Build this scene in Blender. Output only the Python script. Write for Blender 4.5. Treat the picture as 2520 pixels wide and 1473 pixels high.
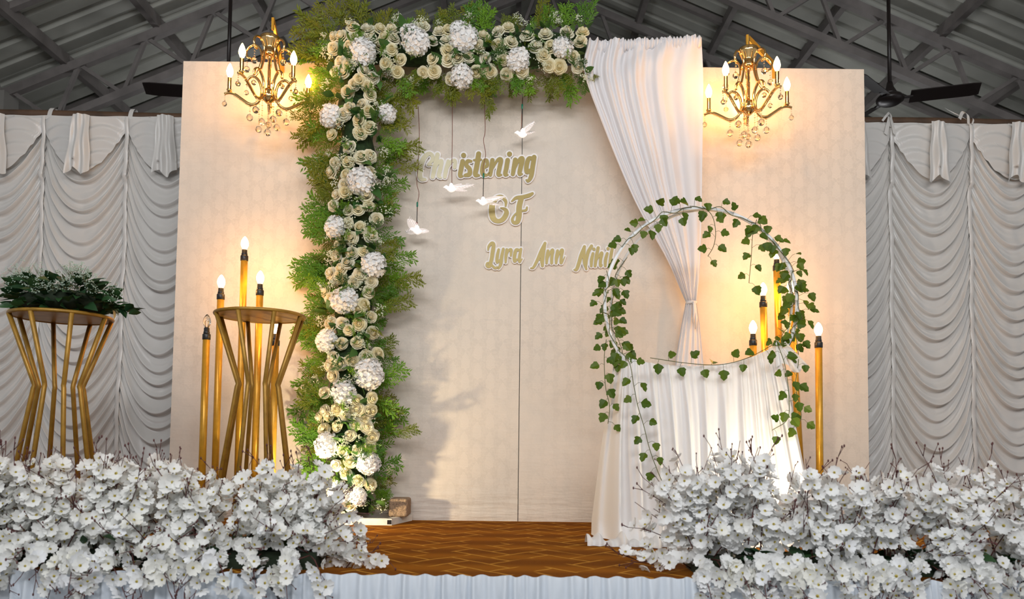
import bpy, bmesh, math, random
import numpy as np
from mathutils import Vector, Matrix, Quaternion, Euler
from mathutils import noise as mnoise
random.seed(7)
rng = np.random.default_rng(7)
PI = math.pi
S = bpy.context.scene
COL = S.collection
for o in list(bpy.data.objects):
    bpy.data.objects.remove(o)

# ------------------------------------------------------------------ camera
F = 1850.0
PPY = 983.0
PITCH = math.radians(3.0)
ROLL = 0.012
CAMD, CAMH = 3.936, 0.426
cam_data = bpy.data.cameras.new('camera')
cam = bpy.data.objects.new('camera', cam_data)
COL.objects.link(cam)
S.camera = cam
cam_data.sensor_fit = 'HORIZONTAL'
cam_data.sensor_width = 36.0
cam_data.lens = 36.0 * F / 2520.0
cam_data.shift_y = (PPY - 736.5) / 2520.0
cam_data.clip_start = 0.05
cam_data.dof.use_dof = True
cam_data.dof.focus_distance = 3.75
cam_data.dof.aperture_fstop = 3.2
CR = (Matrix.Rotation(PI / 2 + PITCH, 3, 'X') @ Matrix.Rotation(ROLL, 3, 'Z'))
CP = Vector((0, -CAMD, CAMH))
cam.matrix_world = Matrix.Translation(CP) @ CR.to_4x4()


def ray(px, py):
    return CR @ Vector(((px - 1260.0) / F, (PPY - py) / F, -1.0))


def at(px, py, Y):
    """world point seen at a photo pixel on the plane y = Y"""
    d = ray(px, py)
    return CP + d * ((Y + CAMD) / d.y)


def atz(px, py, z):
    d = ray(px, py)
    return CP + d * ((z - CAMH) / d.z)


# ------------------------------------------------------------------ world, exposure, hall lamps
S.view_settings.view_transform = 'Standard'
S.view_settings.look = 'None'
S.view_settings.exposure = 0.0
S.view_settings.gamma = 1.0
S.view_settings.use_curve_mapping = False
world = bpy.data.worlds.new('hall_ambient')
S.world = world
world.use_nodes = True
bg = world.node_tree.nodes['Background']
bg.inputs['Color'].default_value = (0.92, 0.95, 1.0, 1)
bg.inputs['Strength'].default_value = 0.37


def area(name, loc, target, sx, sy, power, color, spread=PI):
    l = bpy.data.lights.new(name, 'AREA')
    l.shape = 'RECTANGLE'
    l.size, l.size_y = sx, sy
    l.energy = power
    l.color = color
    l.spread = spread
    o = bpy.data.objects.new(name, l)
    COL.objects.link(o)
    o.location = loc
    o.rotation_euler = (Vector(target) - Vector(loc)).to_track_quat('-Z', 'Y').to_euler()
    return o


# fluorescent fittings under the hall roof, in front of the stage
TUBE = (0.97, 0.98, 1.0)
for tx, ty, tz, pw in ((-1.9, -3.9, 2.9, 36), (1.9, -3.9, 2.9, 36), (0.0, -4.9, 2.4, 80)):
    area('hall_tube_and_fill_light', (tx, ty, tz), (tx * 0.5, 0, 0.5), 2.4, 0.35, pw, TUBE)
    area('hall_tube_and_fill_light', (tx, ty, tz + 0.03), (tx, ty + 0.6, tz + 2), 1.3, 0.12, 15, TUBE)  # upward twin of each fitting, added to lift the dark roof
# unseen uplights added behind the backdrop to brighten the roof
for tx in (-2.2, 2.8):
    area('hall_tube_and_fill_light', (tx, 3.0, 2.3), (tx, 2.6, 4.5), 1.2, 0.12, 8, TUBE)

# ------------------------------------------------------------------ node helpers, materials


class NT:
    def __init__(self, mat):
        self.nt = mat.node_tree
        self.n = self.nt.nodes
        self.l = self.nt.links

    def new(self, t, **kw):
        nd = self.n.new(t)
        for k, v in kw.items():
            setattr(nd, k, v)
        return nd

    def put(self, sock, v):
        if isinstance(v, (int, float)):
            sock.default_value = v
        elif isinstance(v, tuple):
            sock.default_value = (*v, 1) if len(v) == 3 and sock.type == 'RGBA' else v
        else:
            self.l.new(v, sock)

    def m(self, op, a, b=None, c=None):
        nd = self.new('ShaderNodeMath', operation=op)
        self.put(nd.inputs[0], a)
        if b is not None:
            self.put(nd.inputs[1], b)
        if c is not None:
            self.put(nd.inputs[2], c)
        return nd.outputs[0]

    def mix(self, fac, a, b):
        nd = self.new('ShaderNodeMix', data_type='RGBA')
        self.put(nd.inputs[0], fac)
        self.put(nd.inputs[6], a)
        self.put(nd.inputs[7], b)
        return nd.outputs[2]

    def noise(self, vec, scale, detail=3, rough=0.55):
        nd = self.new('ShaderNodeTexNoise')
        nd.inputs['Scale'].default_value = scale
        nd.inputs['Detail'].default_value = detail
        nd.inputs['Roughness'].default_value = rough
        if vec is not None:
            self.l.new(vec, nd.inputs['Vector'])
        return nd.outputs['Fac']

    def ramp(self, v, lo, hi):
        nd = self.new('ShaderNodeMapRange')
        nd.clamp = True
        self.put(nd.inputs['Value'], v)
        nd.inputs['From Min'].default_value = lo
        nd.inputs['From Max'].default_value = hi
        return nd.outputs[0]

    def obj(self):
        return self.new('ShaderNodeTexCoord').outputs['Object']

    def xyz(self, v):
        nd = self.new('ShaderNodeSeparateXYZ')
        self.l.new(v, nd.inputs[0])
        return nd.outputs

    def rand(self):
        return self.new('ShaderNodeObjectInfo').outputs['Random']

    def bump(self, h, strength, dist=0.01):
        nd = self.new('ShaderNodeBump')
        nd.inputs['Strength'].default_value = strength
        nd.inputs['Distance'].default_value = dist
        self.l.new(h, nd.inputs['Height'])
        return nd.outputs[0]


def mat(name, color, rough=0.6, metal=0.0, vary=None, spec=0.5, thin=0.0, thincol=None, noise_scale=None, noise_amt=0.1,
        bump=None, sheen=0.0, trans=0.0):
    """principled material; vary = second colour blended per object; thin = share of light passing through"""
    m_ = bpy.data.materials.new(name)
    m_.use_nodes = True
    t = NT(m_)
    b = t.n['Principled BSDF']
    b.inputs['Roughness'].default_value = rough
    b.inputs['Metallic'].default_value = metal
    b.inputs['Specular IOR Level'].default_value = spec
    b.inputs['Sheen Weight'].default_value = sheen
    b.inputs['Transmission Weight'].default_value = trans
    col = color
    if vary:
        col = t.mix(t.rand(), color, vary)
    if noise_scale:
        nz = t.noise(t.obj(), noise_scale, 4)
        k = 1 - noise_amt
        dark = t.new('ShaderNodeMix', data_type='RGBA', blend_type='MULTIPLY')
        t.put(dark.inputs[0], t.ramp(nz, 0.35, 0.7))
        t.put(dark.inputs[6], col)
        dark.inputs[7].default_value = (k, k, k, 1)
        col = dark.outputs[2]
    t.put(b.inputs['Base Color'], col)
    if bump:
        t.l.new(t.bump(t.noise(t.obj(), bump[0], 4), bump[1], bump[2]), b.inputs['Normal'])
    if thin:
        tr = t.new('ShaderNodeBsdfTranslucent')
        t.put(tr.inputs['Color'], thincol if thincol else col)
        mx = t.new('ShaderNodeMixShader')
        mx.inputs[0].default_value = thin
        t.l.new(b.outputs[0], mx.inputs[1])
        t.l.new(tr.outputs[0], mx.inputs[2])
        t.l.new(mx.outputs[0], t.n['Material Output'].inputs['Surface'])
    return m_


def emit(name, color, strength):
    m_ = bpy.data.materials.new(name)
    m_.use_nodes = True
    t = NT(m_)
    t.n.remove(t.n['Principled BSDF'])
    e = t.new('ShaderNodeEmission')
    e.inputs[0].default_value = (*color, 1)
    e.inputs[1].default_value = strength
    t.l.new(e.outputs[0], t.n['Material Output'].inputs['Surface'])
    return m_


def wallpaper():
    m_ = bpy.data.materials.new('damask_wallpaper')
    m_.use_nodes = True
    t = NT(m_)
    b = t.n['Principled BSDF']
    oc = t.obj()
    x, y, z = t.xyz(oc)[:3]
    W, H = 0.066, 0.104
    u0 = t.m('DIVIDE', x, W)
    col_i = t.m('FLOOR', u0)
    par = t.m('FLOORED_MODULO', col_i, 2.0)
    v0 = t.m('ADD', t.m('DIVIDE', z, H), t.m('MULTIPLY', par, 0.5))
    pu = t.m('SUBTRACT', t.m('FRACT', u0), 0.5)
    pv = t.m('SUBTRACT', t.m('FRACT', v0), 0.5)
    # drop-shaped medallions with petalled rings inside, thin scroll lines between
    tw = t.m('ADD', 1.0, t.m('MULTIPLY', pv, 0.75))
    px_ = t.m('MULTIPLY', pu, tw)
    rad = t.m('SQRT', t.m('ADD', t.m('MULTIPLY', t.m('MULTIPLY', px_, px_), 1.25), t.m('MULTIPLY', t.m('MULTIPLY', pv, pv), 0.80)))
    ang = t.m('ARCTAN2', pu, pv)
    rr = t.m('SUBTRACT', rad, t.m('MULTIPLY', t.m('COSINE', t.m('MULTIPLY', ang, 8.0)), 0.03))
    rings = t.ramp(t.m('SINE', t.m('MULTIPLY', rr, 52.0)), -0.3, 0.3)
    inside = t.m('LESS_THAN', rr, 0.36)
    fine = t.ramp(t.noise(oc, 95.0, 2), 0.42, 0.58)
    ground = t.m('MULTIPLY', t.m('SUBTRACT', 1.0, inside), t.m('ADD', 0.45, t.m('MULTIPLY', fine, 0.55)))
    fig = t.m('ADD', ground, t.m('MULTIPLY', t.m('MULTIPLY', inside, rings), 0.35))
    fade = t.ramp(t.noise(oc, 1.3, 4), 0.38, 0.58)
    fig = t.m('MULTIPLY', fig, t.m('ADD', t.m('MULTIPLY', fade, 0.75), 0.25))
    base = t.mix(t.ramp(t.noise(oc, 2.1, 6, 0.65), 0.42, 0.72), (0.74, 0.65, 0.555), (0.645, 0.585, 0.515))
    col = t.mix(t.m('MULTIPLY', fig, 0.36), base, (0.52, 0.455, 0.385))
    # a few dark scuffs
    sc = t.new('ShaderNodeMapping')
    sc.inputs['Scale'].default_value = (1.0, 1.0, 6.0)
    t.l.new(oc, sc.inputs['Vector'])
    scuff = t.m('MULTIPLY', t.ramp(t.noise(sc.outputs[0], 2.0, 8, 0.7), 0.66, 0.74), 0.35)
    col = t.mix(scuff, col, (0.45, 0.42, 0.39))
    t.put(b.inputs['Base Color'], col)
    t.put(b.inputs['Roughness'], t.m('ADD', t.m('MULTIPLY', fig, -0.14), 0.62))
    b.inputs['Specular IOR Level'].default_value = 0.35
    h = t.m('ADD', t.m('MULTIPLY', t.noise(oc, 3.0, 5), 2.0), t.m('MULTIPLY', t.noise(sc.outputs[0], 4.5, 3), 0.5))
    low = t.m('SUBTRACT', 1.0, t.ramp(z, 0.04, 0.22))
    h = t.m('ADD', h, t.m('MULTIPLY', t.m('MULTIPLY', low, t.noise(sc.outputs[0], 3.2, 3)), 4.0))
    t.l.new(t.bump(h, 0.35, 0.01), b.inputs['Normal'])
    return m_


def carpet_mat():
    m_ = bpy.data.materials.new('brown_patterned_carpet')
    m_.use_nodes = True
    t = NT(m_)
    b = t.n['Principled BSDF']
    oc = t.obj()
    x, y, z = t.xyz(oc)[:3]
    w = 0.10
    n = 2.0
    k = 0.7071 / w
    wob = t.m('MULTIPLY', t.m('SUBTRACT', t.noise(oc, 6.0, 2), 0.5), 0.3)
    u = t.m('ADD', t.m('MULTIPLY', t.m('ADD', x, y), k), wob)
    v = t.m('ADD', t.m('MULTIPLY', t.m('SUBTRACT', y, x), k), wob)
    i, j = t.m('FLOOR', u), t.m('FLOOR', v)
    fu, fv = t.m('FRACT', u), t.m('FRACT', v)
    d = t.m('FLOORED_MODULO', t.m('SUBTRACT', i, j), 2 * n)
    hor = t.m('LESS_THAN', d, n - 0.5)
    eu0, eu1 = fu, t.m('SUBTRACT', 1.0, fu)
    ev0, ev1 = fv, t.m('SUBTRACT', 1.0, fv)

    def iff(cond, a, bb):  # cond ? a : b
        return t.m('ADD', t.m('MULTIPLY', cond, a), t.m('MULTIPLY', t.m('SUBTRACT', 1.0, cond), bb))

    def eq(a, c):
        return t.m('LESS_THAN', t.m('ABSOLUTE', t.m('SUBTRACT', a, c)), 0.25)
    dh = t.m('MINIMUM', ev0, ev1)
    dh = t.m('MINIMUM', dh, iff(eq(d, 0.0), eu0, 1.0))
    dh = t.m('MINIMUM', dh, iff(eq(d, n - 1), eu1, 1.0))
    dv = t.m('MINIMUM', eu0, eu1)
    dv = t.m('MINIMUM', dv, iff(eq(d, 2 * n - 1), ev0, 1.0))
    dv = t.m('MINIMUM', dv, iff(eq(d, n), ev1, 1.0))
    dist = iff(hor, dh, dv)
    line = t.m('SUBTRACT', 1.0, t.ramp(dist, 0.03, 0.06))
    band = t.ramp(t.m('SINE', t.m('MULTIPLY', y, 2 * PI / 0.24)), -0.7, 0.8)
    base = t.mix(band, (0.125, 0.032, 0.003), (0.27, 0.09, 0.006))
    fuzz = t.noise(oc, 900.0, 2)
    base = t.mix(t.ramp(fuzz, 0.35, 0.75), base, (0.24, 0.09, 0.012))
    miss = t.ramp(t.noise(oc, 5.0, 1), 0.40, 0.46)
    col = t.mix(t.m('MULTIPLY', t.m('MULTIPLY', line, miss), 0.9), base, (0.50, 0.24, 0.035))
    t.put(b.inputs['Base Color'], col)
    b.inputs['Roughness'].default_value = 0.9
    b.inputs['Specular IOR Level'].default_value = 0.03
    t.l.new(t.bump(fuzz, 0.4, 0.003), b.inputs['Normal'])
    return m_


M = {}
M['wallpaper'] = wallpaper()
M['carpet'] = carpet_mat()
M['board_edge'] = mat('panel_edge', (0.55, 0.5, 0.44), 0.8)
M['satin'] = mat('white_satin', (0.67, 0.65, 0.62), 0.34, spec=0.55, sheen=0.15, thin=0.08, bump=(40, 0.12, 0.004))
M['drape'] = mat('white_sheer_cloth', (0.76, 0.74, 0.75), 0.5, thin=0.10, sheen=0.1)
M['skirt'] = mat('white_skirt_cloth', (0.84, 0.83, 0.82), 0.6, thin=0.2, bump=(25, 0.15, 0.006))
M['stage_skirt'] = mat('pale_blue_white_cloth', (0.70, 0.76, 0.83), 0.5, thin=0.15, bump=(30, 0.2, 0.006))
M['roof'] = mat('grey_roof_sheet', (0.42, 0.425, 0.38), 0.6, metal=0.0, noise_scale=2.5, noise_amt=0.25)
M['steel'] = mat('grey_painted_steel', (0.22, 0.20, 0.19), 0.6, noise_scale=6, noise_amt=0.3)
M['wall'] = mat('dim_plaster', (0.26, 0.25, 0.23), 0.85, noise_scale=1.5, noise_amt=0.2)
M['hall_floor'] = mat('grey_hall_floor', (0.32, 0.31, 0.30), 0.5, noise_scale=3, noise_amt=0.2)
M['wood'] = mat('brown_wood', (0.12, 0.065, 0.035), 0.6, noise_scale=8, noise_amt=0.5)
M['plywood'] = mat('plywood', (0.30, 0.2, 0.11), 0.7, noise_scale=5, noise_amt=0.3)
M['fan'] = mat('dark_brown_enamel', (0.020, 0.014, 0.013), 0.35)
M['gold_paint'] = mat('gold_spray_paint', (0.66, 0.34, 0.03), 0.34, metal=0.35, noise_scale=30, noise_amt=0.18)
M['gold_dull'] = mat('dull_gold_paint', (0.40, 0.215, 0.03), 0.42, metal=0.4, noise_scale=22, noise_amt=0.35)
M['chrome_gold'] = mat('polished_gold', (0.86, 0.55, 0.22), 0.13, metal=1.0)
M['black'] = mat('black_plastic', (0.012, 0.012, 0.013), 0.35)
M['tape'] = mat('black_tape', (0.02, 0.019, 0.018), 0.4, noise_scale=60, noise_amt=0.5)
M['bulb'] = emit('lit_bulb', (1.0, 0.50, 0.14), 110)
M['crystal'] = mat('crystal', (1.0, 0.90, 0.72), 0.03, trans=1.0)
M['clear'] = mat('clear_glass', (1.0, 0.95, 0.85), 0.02, trans=1.0)
M['filament'] = mat('filament', (0.6, 0.4, 0.15), 0.3, metal=1.0)
M['led'] = emit('led_glow', (1.0, 0.93, 0.90), 5.0)
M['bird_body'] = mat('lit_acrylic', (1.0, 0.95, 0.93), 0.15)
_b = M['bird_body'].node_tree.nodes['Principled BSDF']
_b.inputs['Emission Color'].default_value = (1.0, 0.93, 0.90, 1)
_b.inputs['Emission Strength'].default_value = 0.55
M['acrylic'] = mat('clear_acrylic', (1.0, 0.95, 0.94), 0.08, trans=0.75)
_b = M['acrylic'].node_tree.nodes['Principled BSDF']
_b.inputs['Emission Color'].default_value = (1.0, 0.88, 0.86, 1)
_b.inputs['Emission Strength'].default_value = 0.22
M['wire_red'] = mat('red_brown_wire', (0.20, 0.075, 0.05), 0.5)
M['wire_dark'] = mat('dark_wire', (0.06, 0.055, 0.05), 0.5)
M['green_sleeve'] = mat('green_sleeve', (0.0, 0.17, 0.10), 0.4)
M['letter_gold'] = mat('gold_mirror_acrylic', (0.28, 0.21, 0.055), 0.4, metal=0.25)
M['letter_glare'] = mat('gold_acrylic_glare', (0.56, 0.51, 0.34), 0.35, metal=0.15)  # same gold acrylic, its mirror reflection put into a paler colour
M['letter_white'] = mat('white_foam_board', (0.86, 0.82, 0.80), 0.5)
M['rose'] = mat('cream_rose_petals', (0.93, 0.895, 0.75), 0.6, vary=(0.93, 0.86, 0.60), thin=0.3)
M['rose_heart'] = mat('warm_rose_heart', (0.86, 0.74, 0.38), 0.6, vary=(0.86, 0.78, 0.48), thin=0.2)
M['hydrangea'] = mat('white_hydrangea_petals', (0.90, 0.89, 0.87), 0.6, thin=0.2)
M['fern_bright'] = mat('bright_green_fern', (0.18, 0.35, 0.016), 0.5, vary=(0.08, 0.22, 0.016), thin=0.3)
M['fern_olive'] = mat('olive_green_fern', (0.225, 0.225, 0.010), 0.5, vary=(0.14, 0.19, 0.012), thin=0.3)
M['leaf_dark'] = mat('dark_green_leaf', (0.03, 0.095, 0.02), 0.45, vary=(0.075, 0.17, 0.03), thin=0.15)
M['plant_leaf'] = mat('deep_green_leaf', (0.012, 0.045, 0.016), 0.42, vary=(0.03, 0.085, 0.025), thin=0.12)
M['core'] = mat('dark_foam', (0.012, 0.022, 0.008), 0.9)
M['moss'] = mat('dark_moss', (0.022, 0.055, 0.012), 0.9, noise_scale=60, noise_amt=0.7)
M['sprig'] = mat('white_sprig', (0.78, 0.80, 0.62), 0.6, thin=0.2)
M['sprig_pale'] = mat('pale_green_sprig', (0.42, 0.52, 0.42), 0.6, thin=0.2)
M['ivy'] = mat('ivy_leaf', (0.06, 0.115, 0.006), 0.45, spec=0.25, vary=(0.11, 0.17, 0.012), thin=0.25, noise_scale=40, noise_amt=0.3)
M['vine'] = mat('vine_stem', (0.10, 0.11, 0.035), 0.6)
M['blossom'] = mat('white_blossom_petals', (0.88, 0.895, 0.925), 0.6, vary=(0.88, 0.875, 0.81), thin=0.3)
M['blossom_heart'] = mat('yellow_blossom_heart', (0.44, 0.36, 0.05), 0.6)
M['stamen'] = mat('brown_stamen', (0.16, 0.08, 0.015), 0.6)
M['twig'] = mat('dark_red_twig', (0.085, 0.022, 0.02), 0.6)
M['white_paint'] = mat('white_enamel', (0.80, 0.80, 0.80), 0.35)
M['white_base'] = mat('white_metal_base', (0.72, 0.71, 0.66), 0.45, noise_scale=15, noise_amt=0.2)
M['stone'] = mat('speckled_sandstone', (0.36, 0.25, 0.16), 0.9, noise_scale=120, noise_amt=0.55, bump=(90, 0.8, 0.01))
M['flood_white'] = mat('white_lamp_housing', (0.80, 0.74, 0.70), 0.45)
M['flood_lens'] = emit('flood_lens', (1.0, 0.79, 0.48), 2000.0)
M['flood_lens_hot'] = emit('flood_lens_hot', (1.0, 0.83, 0.58), 340.0)

# ------------------------------------------------------------------ mesh helpers


def smooth_path(pts, n):
    """Catmull-Rom through points (any dimension); n samples per span"""
    P = [np.array(p, float) for p in pts]
    P = [2 * P[0] - P[1]] + P + [2 * P[-1] - P[-2]]
    out = []
    for i in range(1, len(P) - 2):
        a, b, c, d = P[i - 1], P[i], P[i + 1], P[i + 2]
        for k in range(n):
            t = k / n
            out.append(0.5 * ((2 * b) + (-a + c) * t + (2 * a - 5 * b + 4 * c - d) * t * t + (-a + 3 * b - 3 * c + d) * t ** 3))
    out.append(P[-2])
    return out


class MB:
    def __init__(self):
        self.v, self.f, self.mi = [], [], []

    def face(self, idx, mi=0):
        self.f.append(tuple(idx))
        self.mi.append(mi)

    def box(self, lo, hi, mi=0, M_=None):
        b = len(self.v)
        for z in (lo[2], hi[2]):
            for y in (lo[1], hi[1]):
                for x in (lo[0], hi[0]):
                    p = Vector((x, y, z))
                    self.v.append(tuple(M_ @ p if M_ else p))
        for q in ((0, 2, 3, 1), (4, 5, 7, 6), (0, 1, 5, 4), (2, 6, 7, 3), (0, 4, 6, 2), (1, 3, 7, 5)):
            self.face([b + k for k in q], mi)
        return self

    def bar(self, a, b, w, h, mi=0, up=(0, 0, 1)):
        """rectangular bar from a to b"""
        a, b = Vector(a), Vector(b)
        d = (b - a)
        L = d.length
        d.normalize()
        s = d.cross(Vector(up))
        if s.length < 1e-4:
            s = Vector((1, 0, 0))
        s.normalize()
        u = s.cross(d)
        R = Matrix((s, d, u)).transposed().to_4x4()
        return self.box((-w / 2, 0, -h / 2), (w / 2, L, h / 2), mi, Matrix.Translation(a) @ R)

    def tube(self, pts, r, n=8, mi=0, cap=True):
        pts = [Vector(p) for p in pts]
        rs = r if hasattr(r, '__len__') else [r] * len(pts)
        base = len(self.v)
        prev = None
        for k, p in enumerate(pts):
            d = (pts[min(k + 1, len(pts) - 1)] - pts[max(k - 1, 0)])
            if d.length < 1e-9:
                d = Vector((0, 0, 1))
            d.normalize()
            if prev is None:
                a = Vector((0, 0, 1)) if abs(d.z) < 0.9 else Vector((1, 0, 0))
                s = d.cross(a).normalized()
            else:
                s = (prev - d * prev.dot(d))
                s = s.normalized() if s.length > 1e-6 else d.orthogonal().normalized()
            prev = s
            u = d.cross(s)
            for q in range(n):
                an = 2 * PI * q / n
                self.v.append(tuple(p + (s * math.cos(an) + u * math.sin(an)) * rs[k]))
        for k in range(len(pts) - 1):
            for q in range(n):
                a = base + k * n + q
                b = base + k * n + (q + 1) % n
                self.face((a, b, b + n, a + n), mi)
        if cap:
            self.face([base + q for q in range(n)][::-1], mi)
            self.face([base + (len(pts) - 1) * n + q for q in range(n)], mi)
        return self

    def lathe(self, prof, c=(0, 0, 0), n=16, mi=0, M_=None):
        """prof = [(r, z)...] about a vertical axis through c"""
        base = len(self.v)
        for r, z in prof:
            for q in range(n):
                an = 2 * PI * q / n
                p = Vector((c[0] + r * math.cos(an), c[1] + r * math.sin(an), c[2] + z))
                self.v.append(tuple(M_ @ p if M_ else p))
        for k in range(len(prof) - 1):
            for q in range(n):
                a = base + k * n + q
                b = base + k * n + (q + 1) % n
                self.face((a, b, b + n, a + n), mi)
        if prof[0][0] > 1e-5:
            self.face([base + q for q in range(n)][::-1], mi)
        if prof[-1][0] > 1e-5:
            self.face([base + (len(prof) - 1) * n + q for q in range(n)], mi)
        return self

    def ball(self, c, r, n=10, m_=6, mi=0, sz=1.0):
        return self.lathe([(max(1e-6, r * math.sin(PI * k / m_)), -r * sz * math.cos(PI * k / m_)) for k in range(m_ + 1)], c, n, mi)

    def grid(self, fn, nu, nv, mi=0):
        base = len(self.v)
        for j in range(nv + 1):
            for i in range(nu + 1):
                self.v.append(tuple(fn(i / nu, j / nv)))
        for j in range(nv):
            for i in range(nu):
                a = base + j * (nu + 1) + i
                self.face((a, a + 1, a + nu + 2, a + nu + 1), mi)
        return self

    def tri_add(self, verts, faces, mi=0):
        base = len(self.v)
        self.v.extend(verts)
        for f in faces:
            self.face([base + k for k in f], mi)
        return self

    def mesh(self, name, mats, smooth=True):
        me = bpy.data.meshes.new(name)
        me.from_pydata(self.v, [], self.f)
        for m_ in (mats if isinstance(mats, (list, tuple)) else [mats]):
            me.materials.append(m_)
        me.polygons.foreach_set('material_index', self.mi)
        me.polygons.foreach_set('use_smooth', [bool(smooth)] * len(self.f))
        me.update()
        return me

    def build(self, name, mats, parent=None, smooth=True, **props):
        off = wloc(parent)
        if off.length > 0:
            self.v = [(a - off.x, b - off.y, c - off.z) for a, b, c in self.v]
        me = self.mesh(name, mats, smooth)
        return put(name, me, parent, **props)


def wloc(o):
    v = Vector((0, 0, 0))
    while o is not None:
        v = v + o.location
        o = o.parent
    return v


def put(name, me, parent=None, loc=None, rot=None, scale=None, **props):
    """link a mesh as an object; loc is a world location"""
    o = bpy.data.objects.new(name, me)
    COL.objects.link(o)
    if parent is not None:
        o.parent = parent
    if loc is not None:
        o.location = Vector(loc) - wloc(parent)
    if rot is not None:
        o.rotation_mode = 'QUATERNION'
        o.rotation_quaternion = rot
    if scale is not None:
        o.scale = scale if hasattr(scale, '__len__') else (scale,) * 3
    for k, v in props.items():
        o[k] = v
    return o


def thing(name, label, cat, loc=(0, 0, 0), group=None):
    o = bpy.data.objects.new(name, None)
    COL.objects.link(o)
    o.location = loc
    o.empty_display_size = 0.1
    o['label'] = label
    o['category'] = cat
    if group:
        o['group'] = group
    return o


def tag(o, label, cat, group=None):
    o['label'] = label
    o['category'] = cat
    if group:
        o['group'] = group
    return o


def structure(o, label=None):
    o['kind'] = 'structure'
    if label:
        o['label'] = label
    return o


def recenter(o):
    """move a top-level mesh's origin to its base"""
    me = o.data
    co = np.empty(len(me.vertices) * 3, np.float32)
    me.vertices.foreach_get('co', co)
    co = co.reshape(-1, 3)
    c = (co.min(0) + co.max(0)) / 2
    c[2] = co[:, 2].min()
    co -= c
    me.vertices.foreach_set('co', co.ravel())
    me.update()
    o.location = Vector([float(q) for q in c])
    return o


def kids(o):
    return [c for c in bpy.data.objects if c.parent == o]


def copy_tree(src, parent=None):
    c = src.copy()
    COL.objects.link(c)
    if parent is not None:
        c.parent = parent
    for ch in TREE.get(src.name, kids(src)):
        copy_tree(ch, c)
    return c


TREE = {}


def freeze(o):
    TREE[o.name] = kids(o)
    for c in TREE[o.name]:
        freeze(c)


def facing(d, spin=0.0, axis='Z'):
    """rotation that turns the local axis towards d"""
    q = Vector(d).normalized().to_track_quat(axis, 'Y' if axis == 'Z' else 'Z')
    return q @ Quaternion((0, 0, 1) if axis == 'Z' else (1, 0, 0), spin)


def mesh_np(me):
    co = np.empty(len(me.vertices) * 3, np.float32)
    me.vertices.foreach_get('co', co)
    return co.reshape(-1, 3), [tuple(p.vertices) for p in me.polygons], [p.material_index for p in me.polygons]


# ------------------------------------------------------------------ setting
HALL = -0.62
BACK = 5.6
mb = MB()
mb.box((-6, -9, HALL - 0.1), (6, BACK, HALL))
structure(mb.build('floor', M['hall_floor'], smooth=False))
mb = MB()
mb.box((-4.2, BACK, HALL), (4.8, BACK + 0.15, 5.3))
structure(mb.build('wall_back', M['wall'], smooth=False))

# roof: ridge runs away from the camera
RX, RZ, SL = 0.27, 5.22, 0.43
HALFW = 4.55
for sd, side in ((-1, 'left'), (1, 'right')):
    mb = MB()
    xw = RX + sd * (HALFW - 0.03)
    mb.box((min(xw, xw + sd * 0.12), 1.1, HALL), (max(xw, xw + sd * 0.12), BACK, RZ - SL * HALFW + 0.06))
    structure(mb.build('wall_' + side, M['wall'], smooth=False))


def roof_pt(s, u, y, dz=0.0):
    """s = -1 left / +1 right slope, u = horizontal distance from the ridge"""
    return (RX + s * u, y, RZ - SL * u + dz)


for s, side in ((-1, 'left'), (1, 'right')):
    base = bpy.data.objects.new('ceiling_' + side, None)
    COL.objects.link(base)
    base['kind'] = 'structure'
    y0 = -9.0
    while y0 < BACK - 0.01:
        y1 = min(y0 + 1.0, BACK)
        mb = MB()
        prof = []
        y = y0
        while y < y1 - 1e-6:      # trapezoid ribs every 20 cm
            prof += [(y, 0.0), (y + 0.05, 0.0), (y + 0.07, 0.03), (y + 0.11, 0.03), (y + 0.13, 0.0)]
            y += 0.2
        prof.append((y1, 0.0))
        for yy, h in prof:
            mb.v.append(roof_pt(s, -0.02, yy, h))
            mb.v.append(roof_pt(s, HALFW, yy, h))
        for k in range(len(prof) - 1):
            mb.face((2 * k, 2 * k + 1, 2 * k + 3, 2 * k + 2))
        mb.build('roof_sheet', M['roof'], base, smooth=False)
        y0 += 1.0
    u = 0.25
    while u < HALFW:
        MB().bar(roof_pt(s, u, -9, -0.05), roof_pt(s, u, BACK, -0.05), 0.055, 0.09).build('purlin', M['steel'], base, smooth=False)
        u += 0.74

TR_H = 0.40


def truss(y, y_label):
    t_ = bpy.data.objects.new('ceiling_truss', None)
    COL.objects.link(t_)
    t_.location = (RX, y, RZ - 1.6)
    t_['kind'] = 'structure'
    t_['label'] = y_label
    for s in (-1, 1):
        MB().bar(roof_pt(s, 0, y, -0.13), roof_pt(s, HALFW, y, -0.13), 0.06, 0.07).build('top_chord', M['steel'], t_, smooth=False)
        MB().bar(roof_pt(s, 0, y, -0.13 - TR_H), roof_pt(s, HALFW - 0.35, y, -0.13 - TR_H), 0.06, 0.06).build('bottom_chord', M['steel'], t_, smooth=False)
        u = 0.06
        k = 0
        while u < HALFW - 0.5:
            d = 0.17 if k % 2 == 0 else 0.37
            a = roof_pt(s, u, y, -0.13 - (0 if k % 2 == 0 else TR_H))
            b = roof_pt(s, u + d, y, -0.13 - (TR_H if k % 2 == 0 else 0))
            MB().bar(a, b, 0.03, 0.03).build('web_bar', M['steel'], t_, smooth=False)
            u += d
            k += 1
    MB().bar((RX, y, RZ - 0.1), (RX, y, RZ - 0.13 - TR_H), 0.06, 0.06).build('king_post', M['steel'], t_, smooth=False)


truss(2.06, 'nearer grey steel roof truss above the backdrop')
truss(3.60, 'farther grey steel roof truss above the backdrop')
truss(-4.8, 'grey steel roof truss over the hall')
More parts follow.
